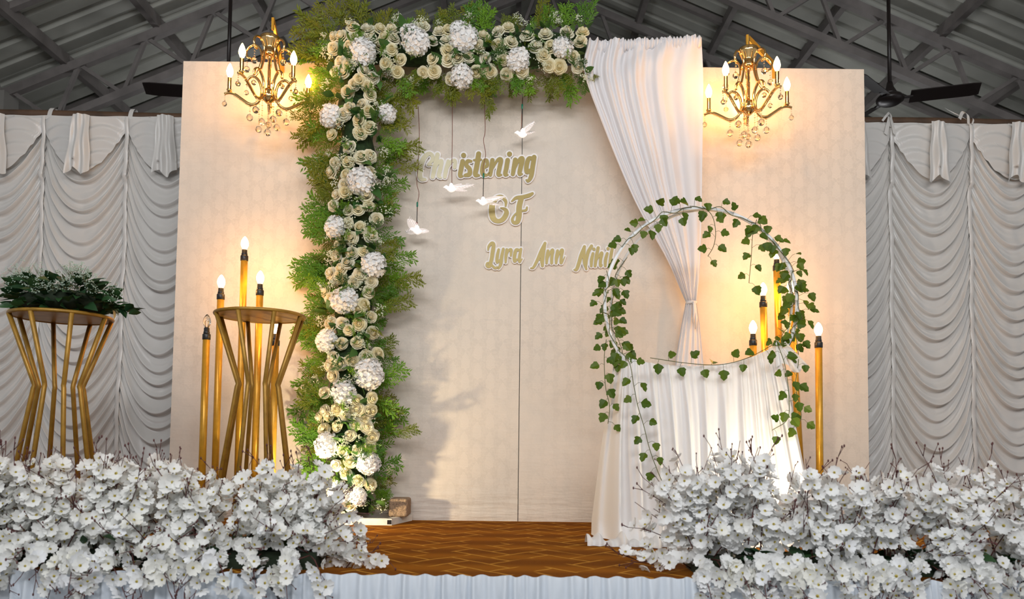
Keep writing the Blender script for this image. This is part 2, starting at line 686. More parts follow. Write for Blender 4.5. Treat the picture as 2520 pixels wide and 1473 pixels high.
# slim rafters under the sheets between the trusses
k = 0
for y in (0.75, 1.35, 2.7, 3.1, 4.3, 5.0):
    k += 1
    t_ = bpy.data.objects.new('trim_%d' % k, None)
    COL.objects.link(t_)
    t_['kind'] = 'structure'
    for s in (-1, 1):
        MB().bar(roof_pt(s, 0, y, -0.03), roof_pt(s, HALFW, y, -0.03), 0.05, 0.05).build('rafter', M['steel'], t_, smooth=False)
# side posts carrying the roof
for s in (-1, 1):
    for y in (2.06, 3.6, -4.8):
        k += 1
        x, _, z = roof_pt(s, HALFW - 0.08, y, -0.12)
        structure(MB().box((x - 0.09, y - 0.09, HALL), (x + 0.09, y + 0.09, z)).build('trim_%d' % k, M['wall'], smooth=False))

# ------------------------------------------------------------------ stage
STF = -1.57
mb = MB()
mb.box((-3.4, STF + 0.02, HALL), (3.4, 1.0, -0.006))
structure(mb.build('stage', M['plywood'], smooth=False), 'raised stage platform under the brown carpet')
mb = MB()
mb.box((-3.4, STF, -0.006), (3.4, 1.0, 0.0))
tag(recenter(mb.build('carpet', M['carpet'], smooth=False)), 'brown stage carpet with a gold herringbone line pattern', 'carpet')

# gathered skirt along the stage front
nx, nz = 1500, 16
X = np.linspace(-2.6, 2.6, nx + 1)
nzx = np.array([mnoise.noise((x * 9, 0.3, 0)) + 0.5 * mnoise.noise((x * 24, 2.1, 0)) for x in X])
ph = np.cumsum(1.0 + 0.7 * nzx)
ph = ph / ph[-1] * 5.2 / 0.040 * 2 * PI
mb = MB()
verts = []
for j in range(nz + 1):
    t = j / nz
    z = 0.004 - t * (0.004 - HALL)
    ruff = max(0.0, 1 - abs(z + 0.03) / 0.05)
    a = 0.012 + 0.040 * min(1, t * 3)
    for i in range(nx + 1):
        yy = STF - 0.012 - a * (0.5 + 0.5 * math.sin(ph[i] + 1.3 * t * math.sin(ph[i] * 0.23))) * (0.65 + 0.35 * math.sin(ph[i] * 0.37)) - 0.010 * ruff * (0.5 + 0.5 * math.sin(ph[i] * 1.7)) - 0.02 * t
        verts.append((X[i], yy, z + (0.003 * math.sin(ph[i] * 0.6) if j == 0 else 0)))
faces = [(j * (nx + 1) + i, j * (nx + 1) + i + 1, (j + 1) * (nx + 1) + i + 1, (j + 1) * (nx + 1) + i) for j in range(nz) for i in range(nx)]
mb.tri_add(verts, faces)
tag(recenter(mb.build('stage_skirt', M['stage_skirt'])), 'gathered white cloth skirt hung along the front edge of the stage', 'skirt')

# ------------------------------------------------------------------ backdrop panels
seam_t, seam_b = at(1286, 135, 0.0), at(1276, 1280, 0.0)
PL, PR = -1.785, 1.868
SEAM = 0.5 * (seam_t.x + seam_b.x)
PTOP = 2.43
for x0, x1, lab in ((PL, SEAM - 0.0018, 'cream damask backdrop panel on the left, behind the flower column'),
                    (SEAM + 0.0018, PR, 'cream damask backdrop panel on the right, behind the ivy hoop')):
    mb = MB()
    mb.box((x0, 0.0, 0.0), (x1, 0.035, PTOP))
    p = recenter(mb.build('backdrop_panel', M['wallpaper'], smooth=False))
    tag(p, lab, 'panel', 'backdrop panels')

# ------------------------------------------------------------------ swagged curtains on both sides
CY = 0.42


def curtain(name, label, x0, x1, tapes, ztop):
    """x0..x1 extent, tapes = world x of the gathering tapes (in order)"""
    root = thing(name, label, 'curtain', ((x0 + x1) / 2, CY, 0.0), 'swagged side curtains')
    zb = 0.015
    tp = list(tapes)
    per = 0.088
    NU, NS = 56, 14                # steps across a bay, steps per fold
    mb = MB()
    for k in range(len(tp) - 1):
        xa, xb = tp[k], tp[k + 1]
        if xb < x0 + 0.02 or xa > x1 - 0.02:
            continue
        rb = random.Random(100 + k + int(x0 * 7))
        sag = 0.335 + rb.uniform(-0.03, 0.04)
        n0, n1 = int(math.floor(zb / per)) - 1, int(math.ceil((ztop + sag + 0.1) / per)) + 1
        amps = {n: rb.uniform(0.7, 1.25) for n in range(n0 - 1, n1 + 2)}
        lifts = {n: rb.uniform(-0.25, 0.25) for n in range(n0 - 1, n1 + 2)}
        mids = {n: rb.random() for n in range(n0 - 1, n1 + 2)}

        def cloth(u, v, xa=xa, xb=xb, sag=sag, n0=n0, n1=n1, amps=amps, lifts=lifts, mids=mids, k=k):
            st = n0 + (n1 - n0) * v
            n = math.floor(st)
            fr = st - n
            para = max(0.0, 4 * u * (1 - u))
            lift = lifts[n] * (1 - fr) + lifts[n + 1] * fr
            z = st * per - sag * para ** 0.94 + per * lift * para + 0.010 * mnoise.noise((u * 3 + k * 5, st * 0.8, x0)) * para
            x = xa + (xb - xa) * u
            edge = min(1.0, para * 2.2)
            prof = 0.5 - 0.5 * math.cos(PI * fr / 0.17) if fr < 0.17 else (1 - (fr - 0.17) / 0.83) ** 1.35
            f2 = (fr + 0.45) % 1.0
            p2 = (f2 / 0.12 if f2 < 0.12 else (1 - (f2 - 0.12) / 0.88) ** 2.2)
            h = 0.038 * prof * amps[n if fr > 0.0 else n] * (0.35 + 0.65 * edge) + 0.016 * p2 * mids[n] * (1.0 - 0.55 * edge)
            h += 0.035 * para + 0.006 * mnoise.noise((u * 9 + k * 3, st * 1.7, 4.0 + x0)) * edge
            d = min(u, 1 - u) * (xb - xa)
            h += math.exp(-(d / 0.012) ** 2) * 0.010
            if z > ztop:
                z, h = ztop, 0.03 + 0.02 * para
            if z < zb:
                z = zb
            return (min(max(x, x0), x1), CY - h, z)
        mb.grid(cloth, NU, (n1 - n0) * NS)
    mb.build('swagged_cloth', M['satin'], root)
    # header band
    MB().grid(lambda u, v: (x0 + (x1 - x0) * u, CY - 0.052 - 0.004 * math.sin(u * 60), ztop + 0.006 - 0.024 * v), 80, 2).build('header_band', M['satin'], root)
    for k in range(len(tp) - 1):
        a, b = tp[k], tp[k + 1]
        if b < x0 + 0.05 or a > x1 - 0.05:
            continue
        a_, b_ = max(a, x0), min(b, x1)

        # valance: cloth panel with its own swags and a scalloped lower edge
        def val(u, v, a=a, b=b, a_=a_, b_=b_, k=k):
            x = a_ + (b_ - a_) * u
            U = (x - a) / (b - a)
            p = max(0.0, math.sin(PI * U))
            drop = 0.055 + 0.27 * p ** 0.9
            z = ztop - 0.012 - drop * v
            half = abs(2 * U - 1)
            swag = (v * drop + 0.10 * (1 - half) * half * 2.2) / 0.075 + k * 0.37
            f = swag - math.floor(swag)
            h = (f / 0.2 if f < 0.2 else (1 - (f - 0.2) / 0.8)) * 0.014 * min(1, 4 * p)
            return (x, CY - 0.050 - 0.030 * p - h + 0.006 * v, z)
        MB().grid(val, 48, 30).build('valance', M['satin'], root)
        # straight tail in the middle of the bay
        mid = (a + b) / 2 + 0.01
        if x0 + 0.04 < mid < x1 - 0.04:
            ln = 0.335 + 0.03 * math.sin(k * 3.1)
            wd = 0.044

            def tail(u, v, mid=mid, ln=ln, wd=wd, k=k):
                fl = 1 + 0.55 * v
                x = mid + (u - 0.5) * 2 * wd * fl + 0.012 * v * math.sin(k * 2.0 + 1)
                y = CY - 0.115 - 0.012 * math.cos(u * PI * 5) * (0.4 + 0.6 * v) - 0.006 * math.sin(v * 9 + u * 5) - 0.010 * math.sin(u * PI)
                z = ztop - 0.012 - ln * v - (0.022 * math.sin(u * PI * 2.5 + k) * v if v > 0.8 else 0)
                return (x, y, z)
            MB().grid(tail, 26, 20).build('valance_tail', M['satin'], root)
    for k, tx in enumerate(tp):
        if x0 + 0.03 < tx < x1 - 0.03:
            MB().grid(lambda u, v, tx=tx: (tx + (u - 0.5) * 0.022 + 0.004 * math.sin(v * 23), CY - 0.034 - 0.022 * (v < 0.16) - 0.004 * math.cos((u - 0.5) * PI) - 0.004 * math.sin(v * 90), ztop - (ztop - 0.05) * v), 4, 120).build('gathering_tape', M['satin'], root)
    return root


ZT_L = at(220, 288, CY - 0.05).z
ZT_R = at(2330, 306, CY - 0.05).z
tl = [at(x, 300, CY - 0.05).x for x in (-305, -100, 108, 313, 516)]
tr = [at(x, 310, CY - 0.05).x for x in (1998, 2193, 2388, 2583, 2778)]
cl = curtain('swag_curtain', 'white satin swagged curtain left of the backdrop, behind the planted gold pedestal', tl[0] - 0.1, at(500, 600, CY).x, tl, ZT_L)
cr = curtain('swag_curtain', 'white satin swagged curtain on the right, beyond the ivy hoop', at(2060, 600, CY).x, tr[-1] + 0.1, tr, ZT_R)

# rails and the ribbon ties that hold the curtains
for (xa, xb, zt, lab, side) in ((-3.6, at(560, 275, CY).x, ZT_L, 'round brown wooden rail above the left curtain', 'l'),
                                (at(2040, 290, CY).x, 3.6, ZT_R, 'round brown wooden rail above the right curtain', 'r')):
    mb = MB()
    mb.tube([(xa + (xb - xa) * t, CY + 0.015, zt + 0.034 + 0.006 * math.sin(t * 5)) for t in np.linspace(0, 1, 20)], 0.027, 12)
    tag(recenter(mb.build('curtain_rail', M['wood'])), lab, 'rail', 'curtain rails')


def strap(parent, x, zt):
    MB().grid(lambda u, v: (x + (u - 0.5) * 0.026 + 0.01 * (v - 0.4), CY + 0.015 - 0.034 * math.cos((v - 0.08) * PI * 1.2), zt - 0.02 + 0.10 * math.sin(max(0, v - 0.02) * PI)), 3, 20).build('tie_strap', M['satin'], parent)


strap(cl, tl[2] + 0.012, ZT_L)
strap(cl, tl[3] + 0.002, ZT_L)


def ribbon(parent, pts, w):
    P = smooth_path(pts, 6)
    mb = MB()
    for p in P:
        mb.v.append((p[0] - w * 0.5, p[1], p[2] + w * 0.3))
        mb.v.append((p[0] + w * 0.5, p[1] + 0.004, p[2] - w * 0.3))
    for k in range(len(P) - 1):
        mb.face((2 * k, 2 * k + 1, 2 * k + 3, 2 * k + 2))
    mb.build('ribbon_tie', M['satin'], parent)


def P3(px, py, Y):
    return tuple(at(px, py, Y))


ribbon(cr, [P3(2172, 297, 0.34), P3(2182, 284, 0.35), P3(2190, 277, 0.38), P3(2194, 290, 0.36), P3(2192, 312, 0.35)], 0.012)
ribbon(cr, [P3(2180, 330, 0.34), P3(2186, 305, 0.34), P3(2191, 288, 0.36), P3(2197, 306, 0.34), P3(2202, 330, 0.34)], 0.02)
ribbon(cr, [P3(2330, 268, 0.33), P3(2345, 276, 0.34), P3(2362, 284, 0.34), P3(2374, 290, 0.34)], 0.030)
ribbon(cr, [P3(2362, 292, 0.33), P3(2370, 276, 0.34), P3(2382, 282, 0.33), P3(2384, 305, 0.35)], 0.018)
ribbon(cr, [P3(2388, 284, 0.34), P3(2396, 293, 0.34), P3(2393, 305, 0.35)], 0.010)

# ------------------------------------------------------------------ white cloth drape on the arch frame
FY = -0.17                      # plane of the arch frame
Lc = smooth_path([(1447, 100, -0.19), (1437, 180, -0.19), (1478, 300, -0.18), (1558, 490, -0.15), (1640, 640, -0.12), (1688, 742, -0.10)], 12)
Rc = smooth_path([(1728, 92, -0.17), (1730, 190, -0.17), (1729, 320, -0.16), (1727, 500, -0.14), (1722, 650, -0.12), (1713, 742, -0.10)], 12)
L3 = [at(p[0], p[1], p[2]) for p in Lc]
R3 = [at(p[0], p[1], p[2]) for p in Rc]
drp = thing('draped_cloth', 'sheer white cloth hung from the arch, gathered to a tie on its right', 'drape', (0.75, -0.13, 0.0))


def drape(u, v):
    k = v * (len(L3) - 1)
    i = min(int(k), len(L3) - 2)
    f = k - i
    a = L3[i].lerp(L3[i + 1], f)
    b = R3[i].lerp(R3[i + 1], f)
    p = a.lerp(b, u)
    # many fine pleats on the left, broad sagging folds on the right
    w1 = max(0.0, 1 - u * 1.35)
    n = 0.012 * math.sin(u * 105 + 2 * math.sin(v * 3)) * w1 * (1 - 0.6 * v) + 0.014 * math.sin(u * 30 + v * 3 + math.sin(v * 7)) * (1 - 0.5 * v)
    sw = (v * 9 - (1 - u) * 3.2 * (1 - u) + u * 0.5)
    n += 0.026 * max(0, math.sin(sw * 2.2)) * u * (1 - u) * 3.5 * max(0, 1 - v * 1.3)
    n += 0.035 * math.exp(-((u - 0.93) / 0.05) ** 2) * (0.3 + 0.7 * v) * (1 - 0.6 * v)
    if v < 0.07:
        n += 0.006 * math.sin(u * 170) * (0.07 - v) / 0.07
    return (p.x, p.y - n, p.z + (0.006 * math.sin(u * 90) if v == 0 else 0))


MB().grid(drape, 170, 80).build('hanging_cloth', M['drape'], drp)
# ruffled sleeve on the rod
Lt, Rt = at(1440, 112, -0.19), at(1727, 97, -0.19)


def sleeve(u, v):
    p = Lt.lerp(Rt, u)
    an = v * 2 * PI
    r = 0.026 + 0.006 * math.sin(u * 190 + 3 * math.sin(u * 17)) + 0.004 * math.sin(an * 3)
    return (p.x, -0.17 + r * math.cos(an) * 0.9, p.z + r * math.sin(an))


MB().grid(sleeve, 200, 12).build('rod_sleeve', M['drape'], drp)
tie = at(1701, 745, -0.10)
TT = [at(1700, 742, -0.10), at(1699, 800, -0.09), at(1697, 880, -0.08), at(1695, 1000, -0.07), at(1694, 1278, -0.06)]


def dtail(u, v):
    k = v * (len(TT) - 1)
    i = min(int(k), len(TT) - 2)
    p = TT[i].lerp(TT[i + 1], k - i)
    w = 0.026 + 0.055 * min(1, v * 1.6)
    an = (u - 0.5) * PI
    return (p.x + w * math.sin(an), p.y - 0.02 * math.cos(an) - 0.006 * math.sin(u * 42 + v * 4), max(0.004, p.z))


MB().grid(dtail, 60, 40).build('cloth_tail', M['drape'], drp)
mb = MB()
mb.lathe([(0.024, -0.008), (0.029, -0.005), (0.029, 0.005), (0.024, 0.008)], tuple(tie + Vector((0, -0.005, 0))), 18)
mb.build('tie_band', M['drape'], drp)
mb = MB()
mb.tube([tuple(tie + Vector((0.004, -0.036, 0))), tuple(tie + Vector((0.006, -0.040, -0.05))), tuple(tie + Vector((0.001, -0.038, -0.11)))], [0.006, 0.008, 0.004], 8)
mb.tube([tuple(tie + Vector((0.010, -0.034, 0))), tuple(tie + Vector((0.016, -0.038, -0.07))), tuple(tie + Vector((0.014, -0.036, -0.14)))], [0.006, 0.007, 0.004], 8)
mb.build('tie_end', M['drape'], drp)

# ------------------------------------------------------------------ chandeliers


def chandelier(name):
    r_ = thing(name, '', 'chandelier', (0, 0, 0), 'gold chandeliers')      # origin at the hub
    G = M['chrome_gold']
    MB().lathe([(0.010, -0.045), (0.016, -0.04), (0.030, -0.026), (0.034, -0.012), (0.034, 0.012), (0.026, 0.024), (0.012, 0.03)], n=24).build('hub', G, r_)
    MB().lathe([(0.008, 0.02), (0.0085, 0.18), (0.013, 0.185), (0.013, 0.2)], n=14).build('stem', G, r_)
    MB().lathe([(0.012, 0.19), (0.034, 0.195), (0.036, 0.205), (0.034, 0.222), (0.028, 0.226), (0.030, 0.24), (0.046, 0.272), (0.050, 0.29), (0.046, 0.296), (0.008, 0.298)], n=28).build('canopy', G, r_)
    mb = MB()
    for k in range(4):
        z = 0.305 + k * 0.020
        c = Vector((0, 0, z))
        ring = [(0.006 * math.cos(a), 0.0, z + 0.012 * math.sin(a)) if k % 2 else (0.0, 0.006 * math.cos(a), z + 0.012 * math.sin(a)) for a in np.linspace(0, 2 * PI, 13)]
        mb.tube(ring, 0.0022, 6, cap=False)
    mb.build('chain', M['wire_dark'], r_)
    arm_prof = [(0.112, 0.050), (0.106, 0.080), (0.080, 0.094), (0.052, 0.072), (0.036, 0.028), (0.040, -0.015), (0.062, -0.045), (0.095, -0.048), (0.135, -0.022), (0.170, 0.002), (0.200, 0.010), (0.224, 0.006)]
    scr_prof = [(0.090, 0.092), (0.066, 0.100), (0.050, 0.140), (0.040, 0.185), (0.046, 0.228), (0.070, 0.254), (0.100, 0.250), (0.120, 0.224), (0.114, 0.196), (0.096, 0.188)]
    armP, scrP = smooth_path(arm_prof, 6), smooth_path(scr_prof, 6)

    def drop(par, p, ln, rad=0.0165):
        mb = MB()
        k = 0
        z = -0.004
        while z > -ln:
            mb.ball((p[0], p[1], p[2] + z), 0.0028 if k % 2 else 0.0042, 6, 4)
            z -= 0.0125
            k += 1
        mb.ball((p[0], p[1], p[2] - ln - rad), rad, 9, 7, sz=1.05)
        mb.build('crystal_drop', M['crystal'], par, smooth=False)
    for k in range(5):
        az = k * 2 * PI / 5
        c, s = math.cos(az), -math.sin(az)

        def W(p):
            return (p[0] * c, p[0] * s, p[1])
        arm = MB().tube([W(p) for p in armP], [0.0062 + 0.0014 * math.sin(PI * i / (len(armP) - 1)) for i in range(len(armP))], 8).build('arm', G, r_)
        mb = MB()
        for i in range(36, 56, 1):
            q = W(armP[i])
            mb.ball((q[0], q[1], q[2] - 0.0095), 0.0036, 6, 4)
        mb.build('bead_row', M['crystal'], arm)
        b = W((0.200, 0.010))
        MB().lathe([(0.004, 0.0), (0.012, 0.010), (0.014, 0.016), (0.0095, 0.018), (0.0095, 0.078), (0.007, 0.080)], b, 14).build('candle_sleeve', G, arm)
        MB().lathe([(0.006, 0.079), (0.010, 0.086), (0.0155, 0.100), (0.0165, 0.112), (0.0135, 0.126), (0.007, 0.142), (0.0015, 0.152)], b, 14).build('bulb', M['bulb'], arm)
        MB().tube([W(p) for p in scrP], 0.0058, 8).build('scroll', G, r_)
        drop(r_, W((0.222, 0.002)), 0.035, 0.0125)
        drop(r_, W((0.092, -0.055)), 0.045)
        drop(r_, W((0.114, 0.196)), 0.05 + 0.01 * (k % 2), 0.0155)
        drop(r_, W((0.112, 0.048)), 0.025, 0.0125)
        drop(r_, W((0.045, -0.02)), 0.10 + 0.02 * (k % 3), 0.0165)
        freeze(arm)
    drop(r_, (0, 0, -0.045), 0.13, 0.0175)
    freeze(r_)
    return r_


CHY = -0.26
ch1 = chandelier('chandelier')
ch2 = copy_tree(ch1)
ch1.location = at(661, 233, CHY)
ch2.location = at(1842, 262, CHY)
# arms are placed by azimuth (counted from +x towards the viewer)
ch1.rotation_euler.z = -math.radians(38)
ch2.rotation_euler.z = -math.radians(67)
ch1['label'] = 'gold crystal chandelier on the left, beside the flower column'
ch2['label'] = 'gold crystal chandelier on the right, beside the white drape'


def bracket(ch, foot, tip):
    """gold strip rising from the panel's top edge to the hook above the chandelier"""
    inv = Matrix.Rotation(-ch.rotation_euler.z, 4, 'Z') @ Matrix.Translation(-ch.location)
    a = Vector((foot.x, -0.004, PTOP + 0.012))
    b = Vector(tip)
    mb = MB()
    mb.bar(a, b, 0.012, 0.030)
    mb.bar(b + Vector((0, 0, 0.012)), b - Vector((0, 0, 0.05)), 0.012, 0.012, up=(0, 1, 0))
    mb.bar(a + Vector((0, 0, 0.012)), a - Vector((0, 0, 0.07)), 0.03, 0.007, up=(0, 1, 0))
    mb.v = [tuple(inv @ Vector(v)) for v in mb.v]
    o = bpy.data.objects.new('bracket', mb.mesh('bracket', M['gold_paint'], False))
    COL.objects.link(o)
    o.parent = ch


bracket(ch1, at(694, 122, 0.0), at(672, 50, CHY))
bracket(ch2, at(1906, 138, 0.0), at(1839, 92, CHY))

# ------------------------------------------------------------------ gold pole lamps with candle bulbs


def pole_lamp(px, py, Y, label, lit=True, lean=0.0):
    top = at(px, py, Y)
    x, z = top.x, top.z
    r_ = thing('pole_lamp', label, 'lamp', (x + lean, Y, 0), 'gold pole lamps')
    hb = z - 0.064                  # bulb base
    MB().tube([(x + lean, Y, 0.0), (x, Y, hb - 0.046)], 0.0165, 16).build('pole', M['gold_paint'], r_)
    MB().lathe([(0.0172, -0.055), (0.0185, -0.053), (0.0185, -0.030), (0.0172, -0.028)], (x, Y, hb), 16).build('tape_collar', M['tape'], r_)
    MB().lathe([(0.0145, -0.03), (0.0145, -0.018), (0.0130, -0.016), (0.0125, 0.0), (0.010, 0.003)], (x, Y, hb), 14).build('socket', M['black'], r_)
    prof = [(0.0085, 0.0), (0.0125, 0.010), (0.0175, 0.022), (0.0185, 0.032), (0.0155, 0.046), (0.008, 0.060), (0.002, 0.066)]
    b = MB().lathe(prof, (x, Y, hb), 14).build('bulb', M['bulb'] if lit else M['clear'], r_)
    if not lit:
        b['label'] = 'unlit clear bulb'
        MB().tube([(x - 0.004, Y, hb + 0.004), (x - 0.006, Y, hb + 0.03), (x, Y, hb + 0.038), (x + 0.006, Y, hb + 0.03), (x + 0.004, Y, hb + 0.004)], 0.0012, 5).build('filament', M['filament'], b)
    return r_


pole_lamp(603, 583, -0.30, 'tallest gold pole lamp on the left, lit bulb on black socket')
pole_lamp(545, 677, -0.34, 'gold pole lamp second from left with lit bulb, just left of the tallest pole')
pole_lamp(641, 667, -0.34, 'gold pole lamp with lit bulb just right of the left group\'s tallest pole')
pole_lamp(510, 774, -0.40, 'shortest gold pole lamp at far left with an unlit clear bulb', lit=False)
pole_lamp(680, 789, -0.40, 'gold pole lamp behind the empty pedestal, its bulb hidden under the tray')
pole_lamp(1911, 607, -0.30, 'tallest gold pole lamp on the right, seen through the ivy hoop', lean=0.03)
pole_lamp(1878, 696, -0.33, 'gold pole lamp seen through the hoop, just left of the right group\'s tallest pole', lean=0.03)
pole_lamp(1853, 789, -0.38, 'shortest lit gold pole lamp above the hoop skirt, at the right group\'s left end')
pole_lamp(1946, 690, -0.34, 'gold pole lamp half hidden by the right side of the ivy hoop', lean=0.055)
pole_lamp(2014, 794, -0.40, 'rightmost gold pole lamp standing clear of the ivy hoop')

# ------------------------------------------------------------------ gold pedestals


def pedestal(label, px, py, Y, matl, spin):
    c = at(px, py, Y)
    R_ = 0.179
    H_ = c.z
    r_ = thing('pedestal_stand', label, 'pedestal', (c.x, Y, 0), 'gold hourglass pedestals')
    MB().lathe([(0.002, -0.008), (R_ - 0.004, -0.008), (R_ - 0.004, 0.0), (0.002, 0.0)], (c.x, Y, H_), 40).build('tray', matl, r_, smooth=False)
    ring = [(c.x + R_ * math.cos(a), Y + R_ * math.sin(a), H_ - 0.004) for a in np.linspace(0, 2 * PI, 49)]
    MB().tube(ring, 0.0075, 8, cap=False).build('rim', matl, r_)
    ring = [(c.x + (R_ - 0.0) * math.cos(a), Y + (R_ - 0.0) * math.sin(a), 0.008) for a in np.linspace(0, 2 * PI, 49)]
    MB().tube(ring, 0.0075, 8, cap=False).build('foot_ring', matl, r_)
    zw = H_ * 0.685
    for k in range(8):
        a = spin + k * 2 * PI / 8
        ca, sa = math.cos(a), math.sin(a)
        pts = [(c.x + R_ * ca, Y + R_ * sa, H_ - 0.008), (c.x + 0.088 * ca, Y + 0.086 * sa, zw + 0.012), (c.x + 0.084 * ca, Y + 0.084 * sa, zw),
               (c.x + 0.088 * ca, Y + 0.086 * sa, zw - 0.012), (c.x + R_ * ca, Y + R_ * sa, 0.008)]
        MB().tube(pts, 0.0092, 8).build('leg', matl, r_)
    return r_, c


ped2, pc2 = pedestal('empty gold hourglass pedestal in front of the pole lamps', 641, 774, -0.80, M['gold_dull'], math.radians(35.5))
ped1, pc1 = pedestal('gold hourglass pedestal at far left carrying a green plant', 153, 777, -0.95, M['gold_dull'], math.radians(41))

# leaf for the plant on the pedestal


def leaf_mesh(name, L, W_, m_, fold=0.25, bend=0.2):
    mb = MB()
    prof = [(0, 0.06), (0.2, 0.7), (0.45, 1.0), (0.75, 0.62), (1.0, 0.0)]
    for t, w in prof:
        x = L * t
        z = -bend * L * t * t
        mb.v += [(x, -W_ * w, z + fold * W_ * w), (x, 0, z), (x, W_ * w, z + fold * W_ * w)]
    for k in range(len(prof) - 1):
        b = 3 * k
        mb.face((b, b + 3, b + 4, b + 1))
        mb.face((b + 1, b + 4, b + 5, b + 2))
    return mb.mesh(name, m_)


def sprig_mesh(name, seed, n, m_dot, m_stem, rad=0.0032):
    r = random.Random(seed)
    mb = MB()
    for k in range(n):
        a, e = r.uniform(0, 2 * PI), r.uniform(0, 0.9)
        ln = r.uniform(0.5, 1.0)
        d = Vector((math.sin(e) * math.cos(a), math.sin(e) * math.sin(a), math.cos(e)))
        p = d * ln * 0.055
        if k % 2 == 0:
            mb.tube([(0, 0, 0), tuple(p)], 0.0005, 3, 1, cap=False)
        for q in range(3):
            c = p + Vector((r.uniform(-1, 1), r.uniform(-1, 1), r.uniform(-1, 1))) * 0.006
            h = rad * r.uniform(0.7, 1.3)
            b = len(mb.v)
            an = r.uniform(0, PI)
            for s in range(4):
                mb.v.append((c.x + h * math.cos(an + s * PI / 2), c.y + h * math.sin(an + s * PI / 2), c.z))
            mb.v.append((c.x, c.y, c.z + h))
            for s in range(4):
                mb.face((b + s, b + (s + 1) % 4, b + 4), 0)
    return mb.mesh(name, [m_dot, m_stem], False)


plant_leaf = [leaf_mesh('plant_leaf', 0.066, 0.0165, M['plant_leaf'], 0.3, b) for b in (0.15, 0.4)]
pale_sprig = [sprig_mesh('pale_sprig', s, 12, M['sprig_pale'], M['vine'], 0.0027) for s in (1, 2)]
pot = thing('foliage_bush', 'dark green artificial bush with pale sprigs on the left gold pedestal', 'plant', (pc1.x, -0.95, pc1.z))
MB().ball((pc1.x, -0.95, pc1.z + 0.052), 0.15, 16, 8, sz=0.35).build('base_foam', M['core'], pot)
r = random.Random(5)
for k in range(250):
    a = r.uniform(0, 2 * PI)
    q = r.random() ** 0.5
    rr_ = 0.172 * q
    x, y = pc1.x + rr_ * math.cos(a) * 1.08, -0.95 + rr_ * math.sin(a) * 0.8
    z = pc1.z + 0.015 + r.uniform(0.0, 0.15) * math.sqrt(max(0.05, 1 - q * q * 0.8))
    d = Vector((math.cos(a) * (0.3 + q), math.sin(a) * (0.3 + q) - 0.35, r.uniform(-0.15, 0.9))).normalized()
    put('leaf', plant_leaf[k % 2], pot, (x, y, z), facing(d, r.uniform(-1.2, 1.2), 'X'), r.uniform(0.75, 1.25))
for k in range(12):   # the longer shoot reaching right
    t = k / 11
    p = Vector((pc1.x + 0.17 + 0.085 * t, -0.93, pc1.z + 0.045 - 0.03 * t * t))
    d = Vector((0.8, r.uniform(-0.5, 0.3), r.uniform(-0.7, 0.7)))
    put('leaf', plant_leaf[k % 2], pot, p, facing(d, r.uniform(-1, 1), 'X'), r.uniform(0.8, 1.2))
for k in range(60):
    a = r.uniform(0, 2 * PI)
    q = r.uniform(0.2, 1.0)
    x, y = pc1.x + 0.20 * q * math.cos(a), -0.95 + 0.13 * q * math.sin(a) - 0.03
    z = pc1.z + 0.03 + 0.135 * math.sqrt(max(0, 1 - q * q * 0.85)) * r.uniform(0.3, 1.0)
    d = Vector((math.cos(a) * q, math.sin(a) * q - 0.5, r.uniform(0.3, 1.1)))
    put('sprig', pale_sprig[k % 2], pot, (x, y, z), facing(d, r.uniform(0, 6)), r.uniform(0.8, 1.3))

